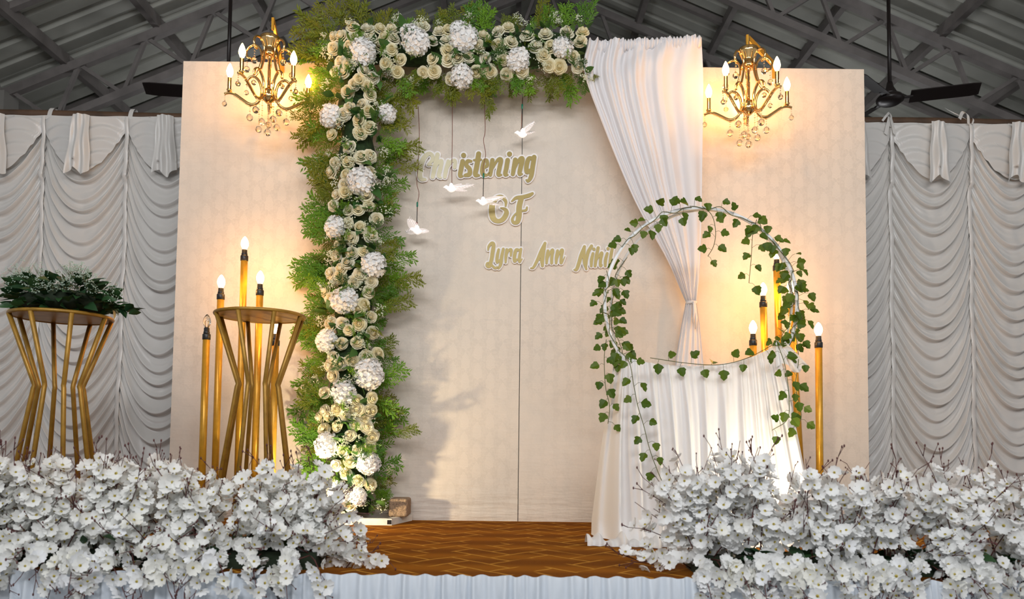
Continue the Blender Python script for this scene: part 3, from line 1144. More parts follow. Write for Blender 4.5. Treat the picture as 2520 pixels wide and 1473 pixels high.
# ------------------------------------------------------------------ lettering (stroke skeletons -> outlined cut-outs)
CA = (1000.0, 340.0, 6.137)
CB = (1180.0, 570.0, 7.0)
WORDS = [
    ('sign_word', 'top word, gold cut-out lettering with white edge', CA, 20, [
        ('C', [[(378, 400, 14), (330, 398, 18), (392, 330, 26), (392, 262, 28), (340, 232, 30), (270, 290, 36), (218, 410, 38), (202, 530, 38), (222, 612, 30), (285, 622, 20)]]),
        ('h', [[(470, 245, 32), (432, 420, 34), (398, 585, 28)], [(420, 480, 16), (490, 360, 22), (532, 345, 28), (515, 450, 30), (490, 560, 28), (520, 595, 16)]]),
        ('r', [[(632, 345, 26), (602, 470, 30), (580, 585, 26)], [(610, 460, 16), (680, 350, 24), (735, 340, 26), (728, 440, 26)]]),
        ('i', [[(850, 345, 34), (830, 450, 35), (812, 560, 32), (850, 572, 14)], [(864, 256, 37), (866, 258, 37)]]),
        ('s', [[(978, 345, 20), (925, 345, 28), (908, 405, 30), (955, 465, 33), (952, 540, 34), (890, 558, 26)]]),
        ('t', [[(1092, 235, 38), (1064, 420, 38), (1042, 545, 34), (1095, 560, 18)], [(1020, 328, 15), (1128, 322, 15)]]),
        ('e', [[(1168, 448, 18), (1222, 410, 24), (1218, 335, 24), (1175, 340, 26), (1152, 440, 34), (1155, 535, 33), (1210, 555, 20), (1250, 520, 12)]]),
        ('n', [[(1300, 330, 33), (1284, 440, 33), (1268, 550, 28)], [(1290, 480, 15), (1375, 330, 22), (1428, 325, 33), (1408, 440, 33), (1390, 545, 30), (1435, 552, 14)]]),
        ('i', [[(1530, 330, 35), (1512, 440, 35), (1494, 540, 32), (1530, 552, 14)], [(1557, 236, 37), (1559, 238, 37)]]),
        ('n', [[(1645, 325, 35), (1625, 440, 34), (1608, 540, 30)], [(1630, 480, 15), (1705, 320, 22), (1752, 312, 36), (1725, 440, 35), (1710, 535, 30), (1750, 538, 12)]]),
        ('g', [[(1912, 300, 24), (1848, 310, 33), (1815, 420, 35), (1822, 510, 32), (1880, 470, 20)], [(1930, 285, 36), (1908, 430, 36), (1885, 570, 34), (1840, 645, 22), (1812, 628, 13)]]),
    ]),
    ('sign_letter', 'gold capital letter with white edge, left one of the middle row', CA, 20, [
        ('O', [[(1500, 1020, 14), (1500, 950, 24), (1440, 885, 30), (1360, 905, 36), (1303, 990, 42), (1292, 1105, 46), (1315, 1210, 42), (1385, 1250, 32), (1462, 1218, 36), (1512, 1130, 36), (1490, 1072, 26), (1425, 1050, 10)]]),
    ]),
    ('sign_letter', 'gold capital letter with white edge, right one of the middle row', CA, 20, [
        ('F', [[(1592, 950, 12), (1660, 898, 24), (1760, 885, 28), (1850, 862, 30), (1905, 832, 20)],
               [(1738, 900, 38), (1705, 1030, 42), (1700, 1170, 42), (1678, 1258, 34), (1622, 1272, 24), (1600, 1220, 20), (1640, 1150, 14), (1690, 1115, 14)],
               [(1720, 1095, 13), (1805, 1085, 18), (1822, 1040, 13)]]),
    ]),
    ('sign_word', 'first gold word of the bottom row, crossing the panel seam', CB, 20, [
        ('L', [[(148, 315, 12), (160, 250, 22), (212, 195, 28), (243, 225, 32), (226, 350, 34), (205, 480, 32), (172, 590, 30), (126, 582, 22), (132, 538, 16), (182, 540, 14), (258, 618, 22), (305, 612, 20)]]),
        ('y', [[(330, 305, 22), (306, 420, 28), (302, 525, 22), (350, 480, 12)], [(410, 295, 24), (382, 430, 28), (365, 555, 28), (330, 628, 18)]]),
        ('r', [[(470, 305, 24), (456, 420, 26), (450, 525, 18)], [(465, 400, 12), (508, 315, 18), (545, 312, 26), (540, 410, 18)]]),
        ('a', [[(678, 312, 22), (630, 315, 28), (602, 420, 30), (606, 505, 26), (650, 470, 14)], [(715, 295, 22), (692, 420, 28), (690, 515, 22), (735, 465, 9)]]),
    ]),
    ('sign_word', 'second gold word of the bottom row, right of the panel seam', CB, 20, [
        ('A', [[(1128, 195, 24), (1062, 330, 28), (1002, 475, 28), (930, 610, 22), (880, 625, 10)], [(1130, 195, 24), (1096, 350, 34), (1080, 490, 34), (1085, 585, 24)], [(1005, 470, 13), (1080, 482, 13)]]),
        ('n', [[(1180, 325, 24), (1162, 440, 28), (1156, 540, 20)], [(1170, 470, 12), (1235, 325, 18), (1265, 320, 24), (1246, 430, 26), (1242, 538, 24)]]),
        ('n', [[(1345, 325, 24), (1327, 440, 28), (1320, 540, 20)], [(1335, 470, 12), (1398, 325, 18), (1430, 322, 26), (1410, 430, 26), (1406, 535, 24), (1450, 470, 10), (1472, 425, 7)]]),
    ]),
    ('sign_word', 'third gold word of the bottom row, touching the ivy hoop', CB, 20, [
        ('N', [[(1808, 255, 26), (1752, 400, 32), (1712, 540, 32), (1672, 645, 28), (1630, 652, 12)], [(1808, 255, 24), (1800, 400, 26), (1812, 540, 28), (1840, 640, 20)], [(1930, 245, 28), (1872, 350, 30), (1846, 480, 24), (1838, 600, 16)]]),
        ('i', [[(1955, 372, 24), (1932, 480, 28), (1926, 588, 22)], [(1970, 296, 27), (1972, 298, 27)]]),
        ('h', [[(2045, 275, 28), (2012, 430, 28), (1992, 588, 24)], [(2012, 500, 12), (2085, 375, 20), (2110, 372, 26), (2087, 480, 26), (2085, 585, 24), (2115, 568, 10)]]),
        ('i', [[(2200, 372, 24), (2172, 480, 28), (2166, 588, 22)], [(2214, 288, 28), (2216, 290, 28)]]),
        ('l', [[(2290, 275, 26), (2262, 430, 28), (2242, 585, 22), (2262, 605, 11)]]),
    ]),
]


def sdf(strokes, grow, step):
    pts = []
    for st in strokes:
        pts.append(np.array(smooth_path(st, 14)))
    allp = np.concatenate(pts)
    lo = allp[:, :2].min(0) - 75
    hi = allp[:, :2].max(0) + 75
    xs = np.arange(lo[0], hi[0] + step, step)
    ys = np.arange(lo[1], hi[1] + step, step)
    XX, YY = np.meshgrid(xs, ys)
    D = np.full(XX.shape, 1e9)
    for p in allp:
        D = np.minimum(D, np.hypot(XX - p[0], YY - p[1]) - p[2] - grow)
    return xs, ys, D


def cut_out(xs, ys, D, frame, Yf, Yb):
    """marching squares -> flat piece with thickness between the planes Yf and Yb"""
    mb = MB()
    vid = {}
    flat = []

    def V(key, x, y):
        if key not in vid:
            vid[key] = len(flat)
            flat.append((x, y))
        return vid[key]
    polys = []
    ny, nx = D.shape
    act = np.argwhere((np.minimum(np.minimum(D[:-1, :-1], D[1:, :-1]), np.minimum(D[:-1, 1:], D[1:, 1:])) < 0))
    for j, i in act:
        cor = [(j, i), (j, i + 1), (j + 1, i + 1), (j + 1, i)]
        poly = []
        for q in range(4):
            a, b = cor[q], cor[(q + 1) % 4]
            da, db = D[a], D[b]
            if da < 0:
                poly.append(V(('c',) + a, xs[a[1]], ys[a[0]]))
            if (da < 0) != (db < 0):
                t = da / (da - db)
                kk = ('e',) + (min(a, b) + max(a, b))
                poly.append(V(kk, xs[a[1]] + t * (xs[b[1]] - xs[a[1]]), ys[a[0]] + t * (ys[b[0]] - ys[a[0]])))
        if len(poly) >= 3:
            polys.append(poly)
    n = len(flat)
    ox, oy, sc = frame
    for Yp in (Yf, Yb):
        for x, y in flat:
            mb.v.append(tuple(at(ox + x / sc, oy + y / sc, Yp)))
    cnt = {}
    for p in polys:
        mb.face(p)
        mb.face([k + n for k in p][::-1])
        for q in range(len(p)):
            e = (p[q], p[(q + 1) % len(p)])
            cnt[e] = 1
    for (a, b) in list(cnt):
        if (b, a) not in cnt:
            mb.face((b, a, a + n, b + n))
    return mb


for name, label, frame, grow, letters in WORDS:
    allst = [s_ for _, st in letters for s_ in st]
    mid = allst[0][0]
    c = at(frame[0] + mid[0] / frame[2], frame[1] + mid[1] / frame[2], -0.01)
    root = thing(name, label, 'lettering', (c.x, -0.008, c.z), 'gold cut-out lettering')
    xs, ys, D = sdf(allst, grow, 7.0)
    cut_out(xs, ys, D, frame, -0.012, -0.0005).build('white_backing', M['letter_white'], root, smooth=False)
    for k, (ch, st) in enumerate(letters):
        xs, ys, D = sdf(st, 0, 6.0)
        pale = frame is CA and ch in 'Chr' and len(letters) > 5  # opening letters of the top word get the painted-in reflection
        o = cut_out(xs, ys, D, frame, -0.0165, -0.0122).build('gold_letter', M['letter_glare'] if pale else M['letter_gold'], root, smooth=False)

# ------------------------------------------------------------------ acrylic birds on wires


def bird(label, px, py, Y, wire, wings, flip=1, scale=1.0, green=None):
    """px,py = lit body centre; wire = [(px,py)...] from the top; wings = list of (dx,dy,width) tips in pixels"""
    c = at(px, py, Y)
    r_ = thing('hanging_bird_light', label, 'light', tuple(c), 'acrylic bird lights')
    s = scale
    pts = [at(x, y, Y if k else Y * 0.6) for k, (x, y) in enumerate(wire)]
    n_red = max(1, len(pts) - 2)
    sp = smooth_path([tuple(p) for p in pts], 8)
    MB().tube(sp, 0.0019, 6).build('wire', M['wire_red'] if green != 'dark' else M['wire_dark'], r_)
    if green and green != 'dark':
        g = at(green[0], green[1], Y)
        MB().lathe([(0.002, -0.014), (0.0045, -0.010), (0.0045, 0.010), (0.002, 0.014)], tuple(g), 8).build('wire_joint', M['green_sleeve'], r_)
        MB().tube([tuple(g + Vector((0, 0, -0.008))), (pts[-1].x, pts[-1].y, pts[-1].z)], 0.0024, 6).build('lower_wire', M['wire_dark'], r_)
    # body: fat in the middle, head forward with a beak
    mb = MB()
    spine = [(-0.040, 0.006, 0.001), (-0.031, 0.008, 0.006), (-0.026, 0.008, 0.0095), (-0.019, 0.005, 0.0085), (-0.010, 0.0, 0.013), (0.002, -0.003, 0.016), (0.014, -0.003, 0.011), (0.024, 0.0, 0.004)]
    P = smooth_path(spine, 4)
    mb.tube([(c.x + flip * p[0] * s, c.y, c.z + p[1] * s) for p in P], [max(0.0006, p[2]) * s for p in P], 10)
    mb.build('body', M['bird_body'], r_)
    MB().lathe([(0.003, 0.024), (0.008, 0.018), (0.011, 0.004), (0.010, -0.010), (0.004, -0.016)], (c.x + 0.002 * flip, c.y - 0.014 * s, c.z), 10).build('led_glow', M['led'], r_)
    MB().lathe([(0.004, 0.0), (0.004, 0.012)], (pts[-1].x, c.y, pts[-1].z - 0.008), 8).build('cap', M['wire_red'], r_)
    for k, (dx, dy, w, dep) in enumerate(wings):
        tip = at(px + dx * 1.15, py + dy * 1.15, Y + dep)
        w *= 1.35
        a = c + Vector((0.006 * flip * 0, -0.006 if dep < 0 else 0.008, 0.004))
        d = tip - a
        side = d.cross(Vector((0, 1, 0))).normalized()
        mb = MB()
        for i in range(9):
            t = i / 8
            ww = w * math.sin(PI * min(1, t * 0.85 + 0.15)) ** 0.8 * (1 if t < 1 else 0.02)
            q = a + d * t
            mb.v.append(tuple(q + side * ww * 0.5))
            mb.v.append(tuple(q + Vector((0, -0.003, 0))))
            mb.v.append(tuple(q - side * ww * 0.5))
        for i in range(8):
            b = 3 * i
            mb.face((b, b + 3, b + 4, b + 1))
            mb.face((b + 1, b + 4, b + 5, b + 2))
        # feather ribs
        for i in range(2, 8):
            q = a + d * (i / 8)
            mb.tube([tuple(q + Vector((0, -0.004, 0))), tuple(q + d * 0.10 - side * w * 0.42)], 0.0008, 4, 0)
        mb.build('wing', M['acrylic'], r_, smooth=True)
    return r_


bird('lowest glowing acrylic bird, hanging by the flower column on a wire with a green joint', 1027, 568, -0.13,
     [(1029, 262), (1032, 330), (1029, 400), (1026, 450), (1031, 475), (1028, 500), (1026, 548)], [(-22, -26, 0.035, -0.04), (-26, 2, 0.026, 0.04), (26, 0, 0.02, 0.02)], 1, 1.0, (1027, 503))
bird('glowing acrylic bird hanging just under the top word, on a wire knotted halfway', 1110, 464, -0.13,
     [(1113, 232), (1113, 330), (1112, 400), (1112, 452)], [(50, -9, 0.022, -0.02), (36, 4, 0.016, 0.04)], 1, 1.0)
bird('glowing acrylic bird hanging left of the middle row, on a wavy red wire', 1188, 497, -0.13,
     [(1192, 250), (1194, 320), (1190, 345), (1195, 380), (1189, 410), (1190, 440), (1189, 484)], [(50, -12, 0.02, -0.02), (38, 6, 0.014, 0.04)], 1, 0.9, (1190, 432))
bird('topmost glowing acrylic bird with a raised wing, on the shortest wire', 1285, 330, -0.13,
     [(1286, 240), (1284, 280), (1283, 318)], [(27, -28, 0.022, -0.03), (28, -6, 0.014, 0.05)], 1, 1.0, (1285, 262))

# ------------------------------------------------------------------ flower meshes


def rose_mesh(seed):
    r = random.Random(seed)
    mb = MB()
    # petals per ring, radius, height, opening, base height, closing of the rim
    layers = [(3, 0.11, 0.34, 0.00, 0.34, 0.65), (4, 0.20, 0.36, 0.00, 0.30, 0.45), (5, 0.29, 0.36, 0.01, 0.25, 0.28), (5, 0.38, 0.34, 0.05, 0.17, 0.06), (6, 0.44, 0.30, 0.11, 0.06, 0.0), (5, 0.47, 0.24, 0.16, -0.04, 0.0)]
    for li, (n, rb, h, opn, zb, cl_) in enumerate(layers):
        a0 = r.uniform(0, 6)
        for k in range(n):
            a = a0 + 2 * PI * k / n + r.uniform(-0.15, 0.15)
            half = PI / n * 1.35
            rj = rb * r.uniform(0.92, 1.08)
            hj = h * r.uniform(0.9, 1.1)

            def petal(u, v):
                uu = 2 * u - 1
                an = a + uu * half * (0.55 + 0.45 * math.sin(PI * (0.25 + 0.5 * v)))
                rad = rj * (0.45 + 0.55 * v ** 0.6) * (1 - cl_ * v ** 3) + opn * v ** 3 * (1 - 0.3 * uu * uu) - 0.02 * uu * uu
                z = zb - 0.24 + hj * v - 0.07 * uu * uu * v - opn * 0.55 * v ** 5
                return (rad * math.cos(an), rad * math.sin(an), z)
            mb.grid(petal, 4, 3, 1 if li < 1 else 0)
    mb.ball((0, 0, 0.28), 0.10, 6, 4, 1)
    return mb.mesh('rose', [M['rose'], M['rose_heart']])


def hydrangea_mesh(seed):
    r = random.Random(seed)
    mb = MB()
    n = 42
    for k in range(n):
        z = 1 - 1.45 * (k + 0.5) / n
        a = k * 2.39996
        rr = math.sqrt(max(0, 1 - z * z))
        d = Vector((rr * math.cos(a), rr * math.sin(a), z * 0.8)) * (0.44 * r.uniform(0.92, 1.06))
        q = facing(Vector((rr * math.cos(a), rr * math.sin(a), z)) + Vector((r.uniform(-.35, .35), r.uniform(-.35, .35), r.uniform(-.2, .2))), r.uniform(0, 6))
        for p in range(4):
            an = p * PI / 2
            pts = [(0, 0, 0), (0.10, -0.085, 0.03), (0.19, -0.07, 0.05), (0.215, 0, 0.03), (0.19, 0.07, 0.05), (0.10, 0.085, 0.03)]
            R_ = q @ Quaternion((0, 0, 1), an)
            b = len(mb.v)
            for t in pts:
                mb.v.append(tuple(d + R_ @ Vector(t)))
            mb.face((b, b + 1, b + 2, b + 3))
            mb.face((b, b + 3, b + 4, b + 5))
    mb.ball((0, 0, 0), 0.38, 10, 6, sz=0.8)
    return mb.mesh('hydrangea', M['hydrangea'], False)


def spray_mesh(seed, m_):
    """feathery spray growing along +x, about 1 unit long"""
    r = random.Random(seed)
    mb = MB()

    def stem(p0, d0, L, nl, lw, curl):
        pts = []
        p = Vector(p0)
        d = Vector(d0).normalized()
        ns = 6
        for k in range(ns + 1):
            pts.append(p.copy())
            p = p + d * (L / ns)
            d = (d + Vector((0, curl * 0.25, r.uniform(-0.1, 0.1)))).normalized()
        mb.tube([tuple(q) for q in pts], [0.006 * (1 - 0.7 * k / ns) for k in range(ns + 1)], 3, 0, cap=False)
        for k in range(nl):
            t = 0.12 + 0.88 * k / (nl - 1)
            i = min(int(t * ns), ns - 1)
            q = pts[i].lerp(pts[i + 1], t * ns - i)
            dd = (pts[i + 1] - pts[i]).normalized()
            sgn = 1 if k % 2 else -1
            sd = Vector((-dd.y, dd.x, 0)) * sgn
            ld = (dd * r.uniform(0.5, 1.0) + sd * r.uniform(0.45, 0.9) + Vector((0, 0, r.uniform(-0.45, 0.45)))).normalized()
            ll = lw * r.uniform(0.8, 1.25)
            wv = ld.cross(Vector((r.uniform(-.3, .3), r.uniform(-.3, .3), 1))).normalized() * ll * 0.145
            m1 = q + ld * ll * 0.45 + Vector((0, 0, 0.01))
            b = len(mb.v)
            mb.v += [tuple(q), tuple(m1 + wv), tuple(q + ld * ll), tuple(m1 - wv)]
            mb.face((b, b + 1, b + 2, b + 3))
        return pts
    main = stem((0, 0, 0), (1, r.uniform(-.1, .1), 0), 0.98, 24, 0.135, r.uniform(-0.25, 0.25))
    for k in range(7):
        t = 0.05 + 0.75 * k / 6
        i = min(int(t * 6), 5)
        sgn = 1 if k % 2 else -1
        stem(main[i].lerp(main[i + 1], t * 6 - i), (1, sgn * r.uniform(0.45, 0.85), r.uniform(-0.35, 0.35)), 0.52 - 0.3 * t, 14, 0.122, -sgn * 0.15)
    return mb.mesh('leaf_spray', m_, False)


ROSES = [rose_mesh(s) for s in (1, 2, 3, 4)]
HYD = [hydrangea_mesh(s) for s in (1, 2, 3)]
SPR = {'b': [spray_mesh(s, M['fern_bright']) for s in (1, 2, 3)], 'o': [spray_mesh(s, M['fern_olive']) for s in (4, 5, 6)], 'd': [spray_mesh(s, M['leaf_dark']) for s in (7, 8)]}
FILL = [sprig_mesh('filler_sprig', s, 16, M['sprig'], M['fern_olive'], 0.0034) for s in (3, 4, 5)]
RLEAF = [leaf_mesh('rose_leaf', 0.075, 0.021, M['leaf_dark'], 0.25, b) for b in (0.1, 0.35)]

# ------------------------------------------------------------------ floral arch
arch = thing('floral_arch', 'tall arch frame covered in cream roses, white hydrangeas and green foliage', 'flowers', (at(880, 1280, -0.12).x, -0.12, 0.0))
ACY = -0.15


def col_x(y):          # photo x of the column's middle at photo height y
    return float(np.interp(y, [100, 300, 500, 700, 900, 1100, 1270], [872, 880, 880, 872, 862, 862, 868]))


# frame: base box, two posts, top bar
bl, br = at(800, 1286, -0.24).x, at(965, 1286, -0.24).x
mb = MB()
for (a, b) in (((bl, -0.235, 0.016), (br, -0.235, 0.016)), ((br - 0.016, -0.235, 0.016), (br + 0.055, -0.02, 0.016)), ((bl, -0.02, 0.016), (br + 0.055, -0.02, 0.016)), ((bl, -0.235, 0.016), (bl, -0.02, 0.016))):
    mb.bar(a, b, 0.03, 0.032)
mb.build('base_frame', M['white_base'], arch, smooth=False)
MB().box((br - 0.022, -0.253, 0.006), (br - 0.002, -0.2505, 0.026)).build('tube_end_cap', M['black'], arch, smooth=False)
ctop = at(880, 118, ACY)
ax0, ax1 = at(800, 118, ACY), at(1455, 118, ACY)
post_r = at(1733, 95, -0.15)
mb = MB()
cx_ = at(872, 700, ACY + 0.09).x
mb.tube([(cx_, ACY + 0.10, 0.0), (cx_, ACY + 0.10, ctop.z)], 0.02, 10)
mb.tube([(cx_, ACY + 0.10, ctop.z), (post_r.x - 0.02, -0.165, post_r.z - 0.02)], 0.016, 10)
mb.build('frame_pipe', M['white_base'], arch)
mb = MB()
pts = [tuple(at(col_x(y), y, ACY + 0.03)) for y in range(1262, 99, -40)]
mb.tube(pts, [0.088 + 0.012 * math.sin(k * 2.1) for k in range(len(pts))], 10)
pts = [tuple(at(x, 120, ACY + 0.03)) for x in range(840, 1441, 40)]
mb.tube(pts, [0.082 + 0.012 * math.sin(k * 1.7) for k in range(len(pts))], 10)
mb.build('foliage_core', M['moss'], arch)


def on_arch(px, py):
    """surface point and outward direction on the flower roll for a photo pixel"""
    if px < 965 and not (py < 190 and px > 940):
        t = (px - col_x(py)) / 88.0
        if py < 100:
            t2 = (py - 120) / 88.0
        else:
            t2 = 0
        n = Vector((t, -math.sqrt(max(0.08, 1 - min(1, t * t))), -t2))
    else:
        t = (py - 122) / 88.0
        n = Vector((0, -math.sqrt(max(0.08, 1 - min(1, t * t))), -t))
    Y = ACY + 0.02 - 0.115 * abs(n.y)
    return at(px, py, Y), n.normalized()


r = random.Random(11)
hyd = [(893, 130, 34), (1025, 108, 36), (1142, 100, 38), (1275, 148, 30), (1384, 120, 28), (1137, 186, 31), (818, 288, 31), (950, 282, 25), (890, 448, 36), (829, 560, 29),
       (918, 652, 33), (850, 740, 35), (808, 838, 29), (905, 920, 40), (848, 965, 33), (808, 1095, 32), (905, 1140, 30), (836, 1216, 34), (1010, 88, 26), (1130, 78, 24), (880, 1222, 24)]
c2 = [(440, 283), (535, 293), (670, 297), (770, 290), (850, 300), (505, 362), (740, 355), (830, 383), (900, 458), (785, 492), (875, 555), (1145, 315), (1250, 318), (1265, 392), (1145, 455), (1265, 462), (1345, 450),
      (1430, 440), (1557, 453), (1690, 455), (1655, 345), (1758, 327), (1505, 360), (1540, 280), (1945, 360), (2060, 360), (2010, 430), (1880, 275), (2020, 265), (1735, 215), (1655, 245), (2190, 250), (2310, 250), (2290, 320), (2270, 520),
      (2130, 515), (2050, 510), (1840, 550), (1720, 575), (1595, 555), (1485, 555), (1160, 550), (1075, 560), (435, 475), (495, 505), (395, 550), (460, 560), (540, 655), (640, 670), (665, 735), (490, 715), (600, 810), (645, 860),
      (505, 835), (465, 885), (575, 930), (655, 985), (590, 1030), (370, 1040), (500, 1135), (595, 1215), (660, 1210), (495, 1255), (390, 1265), (360, 1330), (480, 1350), (660, 1335), (470, 1430), (830, 230), (740, 225), (640, 225), (530, 210),
      (1075, 205), (1200, 245), (1270, 235), (620, 550), (680, 600), (580, 620), (385, 375), (385, 285), (2240, 440), (1290, 615)]
roses = [(700 + a / 3.1475, b / 3.1475) for a, b in c2]
c4 = [(450, 90), (340, 65), (620, 75), (440, 160), (445, 215), (595, 240), (380, 230), (355, 310), (465, 345), (535, 340), (612, 310), (665, 410), (460, 435), (545, 470), (630, 530), (485, 545), (400, 605), (575, 640), (495, 655), (380, 685), (460, 725),
      (335, 800), (410, 770), (405, 825), (545, 810), (505, 865), (625, 860), (300, 930), (610, 940), (575, 1025), (340, 990), (535, 1060), (625, 1120), (335, 1170), (420, 1165), (465, 1210), (540, 1170), (640, 1235), (530, 1300), (415, 1310), (355, 1415), (470, 1430), (595, 1410)]
roses += [(700 + a / 2.945, 400 + b / 2.945) for a, b in c4]
c9 = [(490, 30), (660, 45), (255, 35), (355, 100), (40, 130), (150, 110), (570, 130), (85, 270), (245, 230), (460, 210), (600, 240), (400, 345), (660, 360), (320, 540), (480, 520), (635, 495), (400, 665), (235, 710), (345, 815), (495, 895), (650, 940), (400, 1190), (120, 800), (150, 900), (250, 1160)]
roses += [(780 + a / 4.911, 1000 + b / 4.911) for a, b in c9]
roses += [(820, 925), (812, 900), (880, 985), (915, 980), (800, 965), (800, 1010), (868, 1012), (905, 1012), (870, 890), (930, 870), (838, 895)]
for k, (px, py, rad) in enumerate(hyd):
    p, n = on_arch(px, py)
    p = p + n * 0.012
    put('hydrangea', HYD[k % 3], arch, p, facing(n + Vector((r.uniform(-.15, .15), 0, r.uniform(-.05, .2))), r.uniform(0, 6)), 2 * rad / 490.0 * 0.92)
for k, (px, py) in enumerate(roses):
    p, n = on_arch(px, py)
    sz = r.uniform(0.051, 0.064)
    put('rose', ROSES[k % 4], arch, p + n * 0.004, facing(n * 0.9 + Vector((r.uniform(-.4, .4), -0.25, r.uniform(-.25, .35))), r.uniform(0, 6)), sz)
# foliage sprays fringing the roll
ns = 0
SNAME = {'b': 'fern_spray', 'o': 'olive_spray', 'd': 'leaf_spray'}


def spray(px, py, ang, L, kind, depth, lift=0.0):
    """grows from a photo pixel in image direction ang (0 = right, 90 = up)"""
    global ns
    ns += 1
    p = at(px, py, depth)
    if p.z + L * math.sin(ang) * 1.2 < 0.03 or p.z < 0.06:
        ang = math.copysign(0.12, math.cos(ang)) if math.cos(ang) > 0 else PI - 0.12
        p.z = max(p.z, 0.05)
    d = Vector((math.cos(ang), lift, math.sin(ang)))
    x = d.normalized()
    zc = Vector((r.uniform(-.5, .5), -1, r.uniform(-.5, .5)))
    zc = (zc - x * zc.dot(x)).normalized()
    y = zc.cross(x)
    q = Matrix((x, y, zc)).transposed().to_quaternion()
    put(SNAME[kind], r.choice(SPR[kind]), arch, p, q, (L, L * r.uniform(0.85, 1.2), L))


y = 60
while y < 1262:          # left and right of the column
    f = y
    olive = y < 620
    for side in (-1, 1):
        if side == 1 and y < 200:
            continue
        for q in range(2):
            kind = r.choice('ooob' if (olive and side < 0) else ('oobb' if olive else ('obbbb' if side < 0 else 'oobbb')))
            dep = r.uniform(ACY - 0.02, ACY + 0.07)
            x0 = col_x(y) + side * r.uniform(22, 56)
            ang = (-0.15 if side > 0 else PI + 0.05) + r.uniform(-0.65, 0.65)
            if side > 0 and q == 1 and r.random() < 0.35:
                continue
            L = r.uniform(0.11, 0.235)
            if side > 0:
                L *= 0.86
            if y > 1165 and side > 0:
                L *= 0.62
            spray(x0, y + r.uniform(-14, 14), ang, L, kind, dep, r.uniform(-0.45, 0.15))
    y += 23
for x in range(812, 1452, 21):      # above and below the top roll
    kind = r.choice('oob' if x < 1150 else 'obbb')
    amp = 0.10 + 0.09 * max(0, math.sin((x - 800) * 0.021)) + (0.05 if 1280 < x < 1420 else 0)
    spray(x, r.uniform(72, 95), PI / 2 + r.uniform(-0.5, 0.5), amp * r.uniform(0.9, 1.15), kind, r.uniform(ACY, ACY + 0.07), r.uniform(-0.3, 0.2))
    if x > 960:
        spray(x, r.uniform(160, 185), -PI / 2 + r.uniform(-0.55, 0.55), r.uniform(0.11, 0.17) if x < 1390 else 0.1, r.choice('oob' if x % 3 else 'obb'), r.uniform(ACY - 0.04, ACY + 0.06), r.uniform(-0.4, 0.1))
        if r.random() < 0.55:
            spray(x + 8, r.uniform(165, 190), -PI / 2 + r.uniform(-0.4, 0.4), r.uniform(0.12, 0.19) if x < 1390 else 0.1, r.choice('ob'), r.uniform(ACY - 0.05, ACY + 0.02), r.uniform(-0.5, 0.0))
for (x, y, a, L) in ((800, 85, 2.7, 0.11), (990, 200, -1.2, 0.19), (1000, 215, -1.7, 0.17), (1195, 215, -1.4, 0.17), (775, 290, 3.0, 0.12), (965, 420, 0.1, 0.15), (965, 375, 0.1, 0.16), (965, 690, -0.05, 0.16), (970, 1065, 0.1, 0.13)):
    spray(x, y, a, L, 'o', ACY - 0.02, -0.1)
# leaves and small sprays between the flowers
nl = 0
for k in range(285):
    if k % 3:
        y = r.uniform(90, 1262)
        px, py = col_x(y) + r.uniform(-70, 70), y
    else:
        px, py = r.uniform(820, 1445), r.uniform(60, 185)
    p, n = on_arch(px, py)
    p = p - n * 0.012
    tang = Vector((r.uniform(-1, 1), -0.55, r.uniform(-1, 1) if p.z > 0.15 else 0.4))
    put('leaf', RLEAF[k % 2], arch, p, facing(tang, r.uniform(-1, 1), 'X'), r.uniform(0.7, 1.15))
for k in range(105):
    y = r.uniform(180, 1235)
    px = col_x(y) + r.uniform(-55, 55)
    if k % 4 == 0:
        px, y = r.uniform(830, 1430), r.uniform(80, 175)
    p, n = on_arch(px, y)
    d = Vector((r.uniform(-1, 1), -0.9, r.uniform(-1, 1) if p.z > 0.18 else 0.5))
    kd = r.choice('bddob')
    put(SNAME[kd], r.choice(SPR[kd]), arch, p - n * 0.03, facing(d, r.uniform(-3, 3), 'X'), r.uniform(0.07, 0.12))
for k in range(170):
    if k % 3:
        y = r.uniform(60, 1262)
        px, py = col_x(y) + r.uniform(-78, 78), y
    else:
        px, py = r.uniform(820, 1450), r.uniform(48, 200)
    p, n = on_arch(px, py)
    put('filler_sprig', FILL[k % 3], arch, p - n * 0.015, facing(n + Vector((r.uniform(-.7, .7), 0, r.uniform(-.4, .8))), r.uniform(0, 6)), r.uniform(0.7, 1.1))

# weight block behind the foot of the column
c = at(988, 1252, -0.10)
mb = MB()
mb.box((c.x - 0.055, -0.17, 0.032), (c.x + 0.040, -0.03, 0.122))
blk = mb.build('stone_block', M['stone'], smooth=False)
bv = blk.modifiers.new('bevel', 'BEVEL')
bv.width = 0.012
bv.segments = 3
tag(recenter(blk), 'speckled tan stone block at the foot of the flower column', 'block')

# ------------------------------------------------------------------ ivy hoop with skirt
HY = -0.72
hc = at(1725, 745, HY)
RH = 0.415
hoop = thing('hoop_stand', 'white double hoop stand on the right with ivy around it', 'stand', (hc.x, HY + 0.1, 0))


def ring_f(a):
    return Vector((hc.x + RH * math.cos(a), HY, hc.z + RH * math.sin(a)))


def ring_b(a):
    s = 0.5 * (1 - math.sin(a))         # 0 at the top, 1 at the bottom
    return Vector((hc.x + 0.03 + 0.05 * s + (RH - 0.0) * math.cos(a) * 1.0, HY + 0.02 + 0.40 * s, hc.z + RH * math.sin(a)))


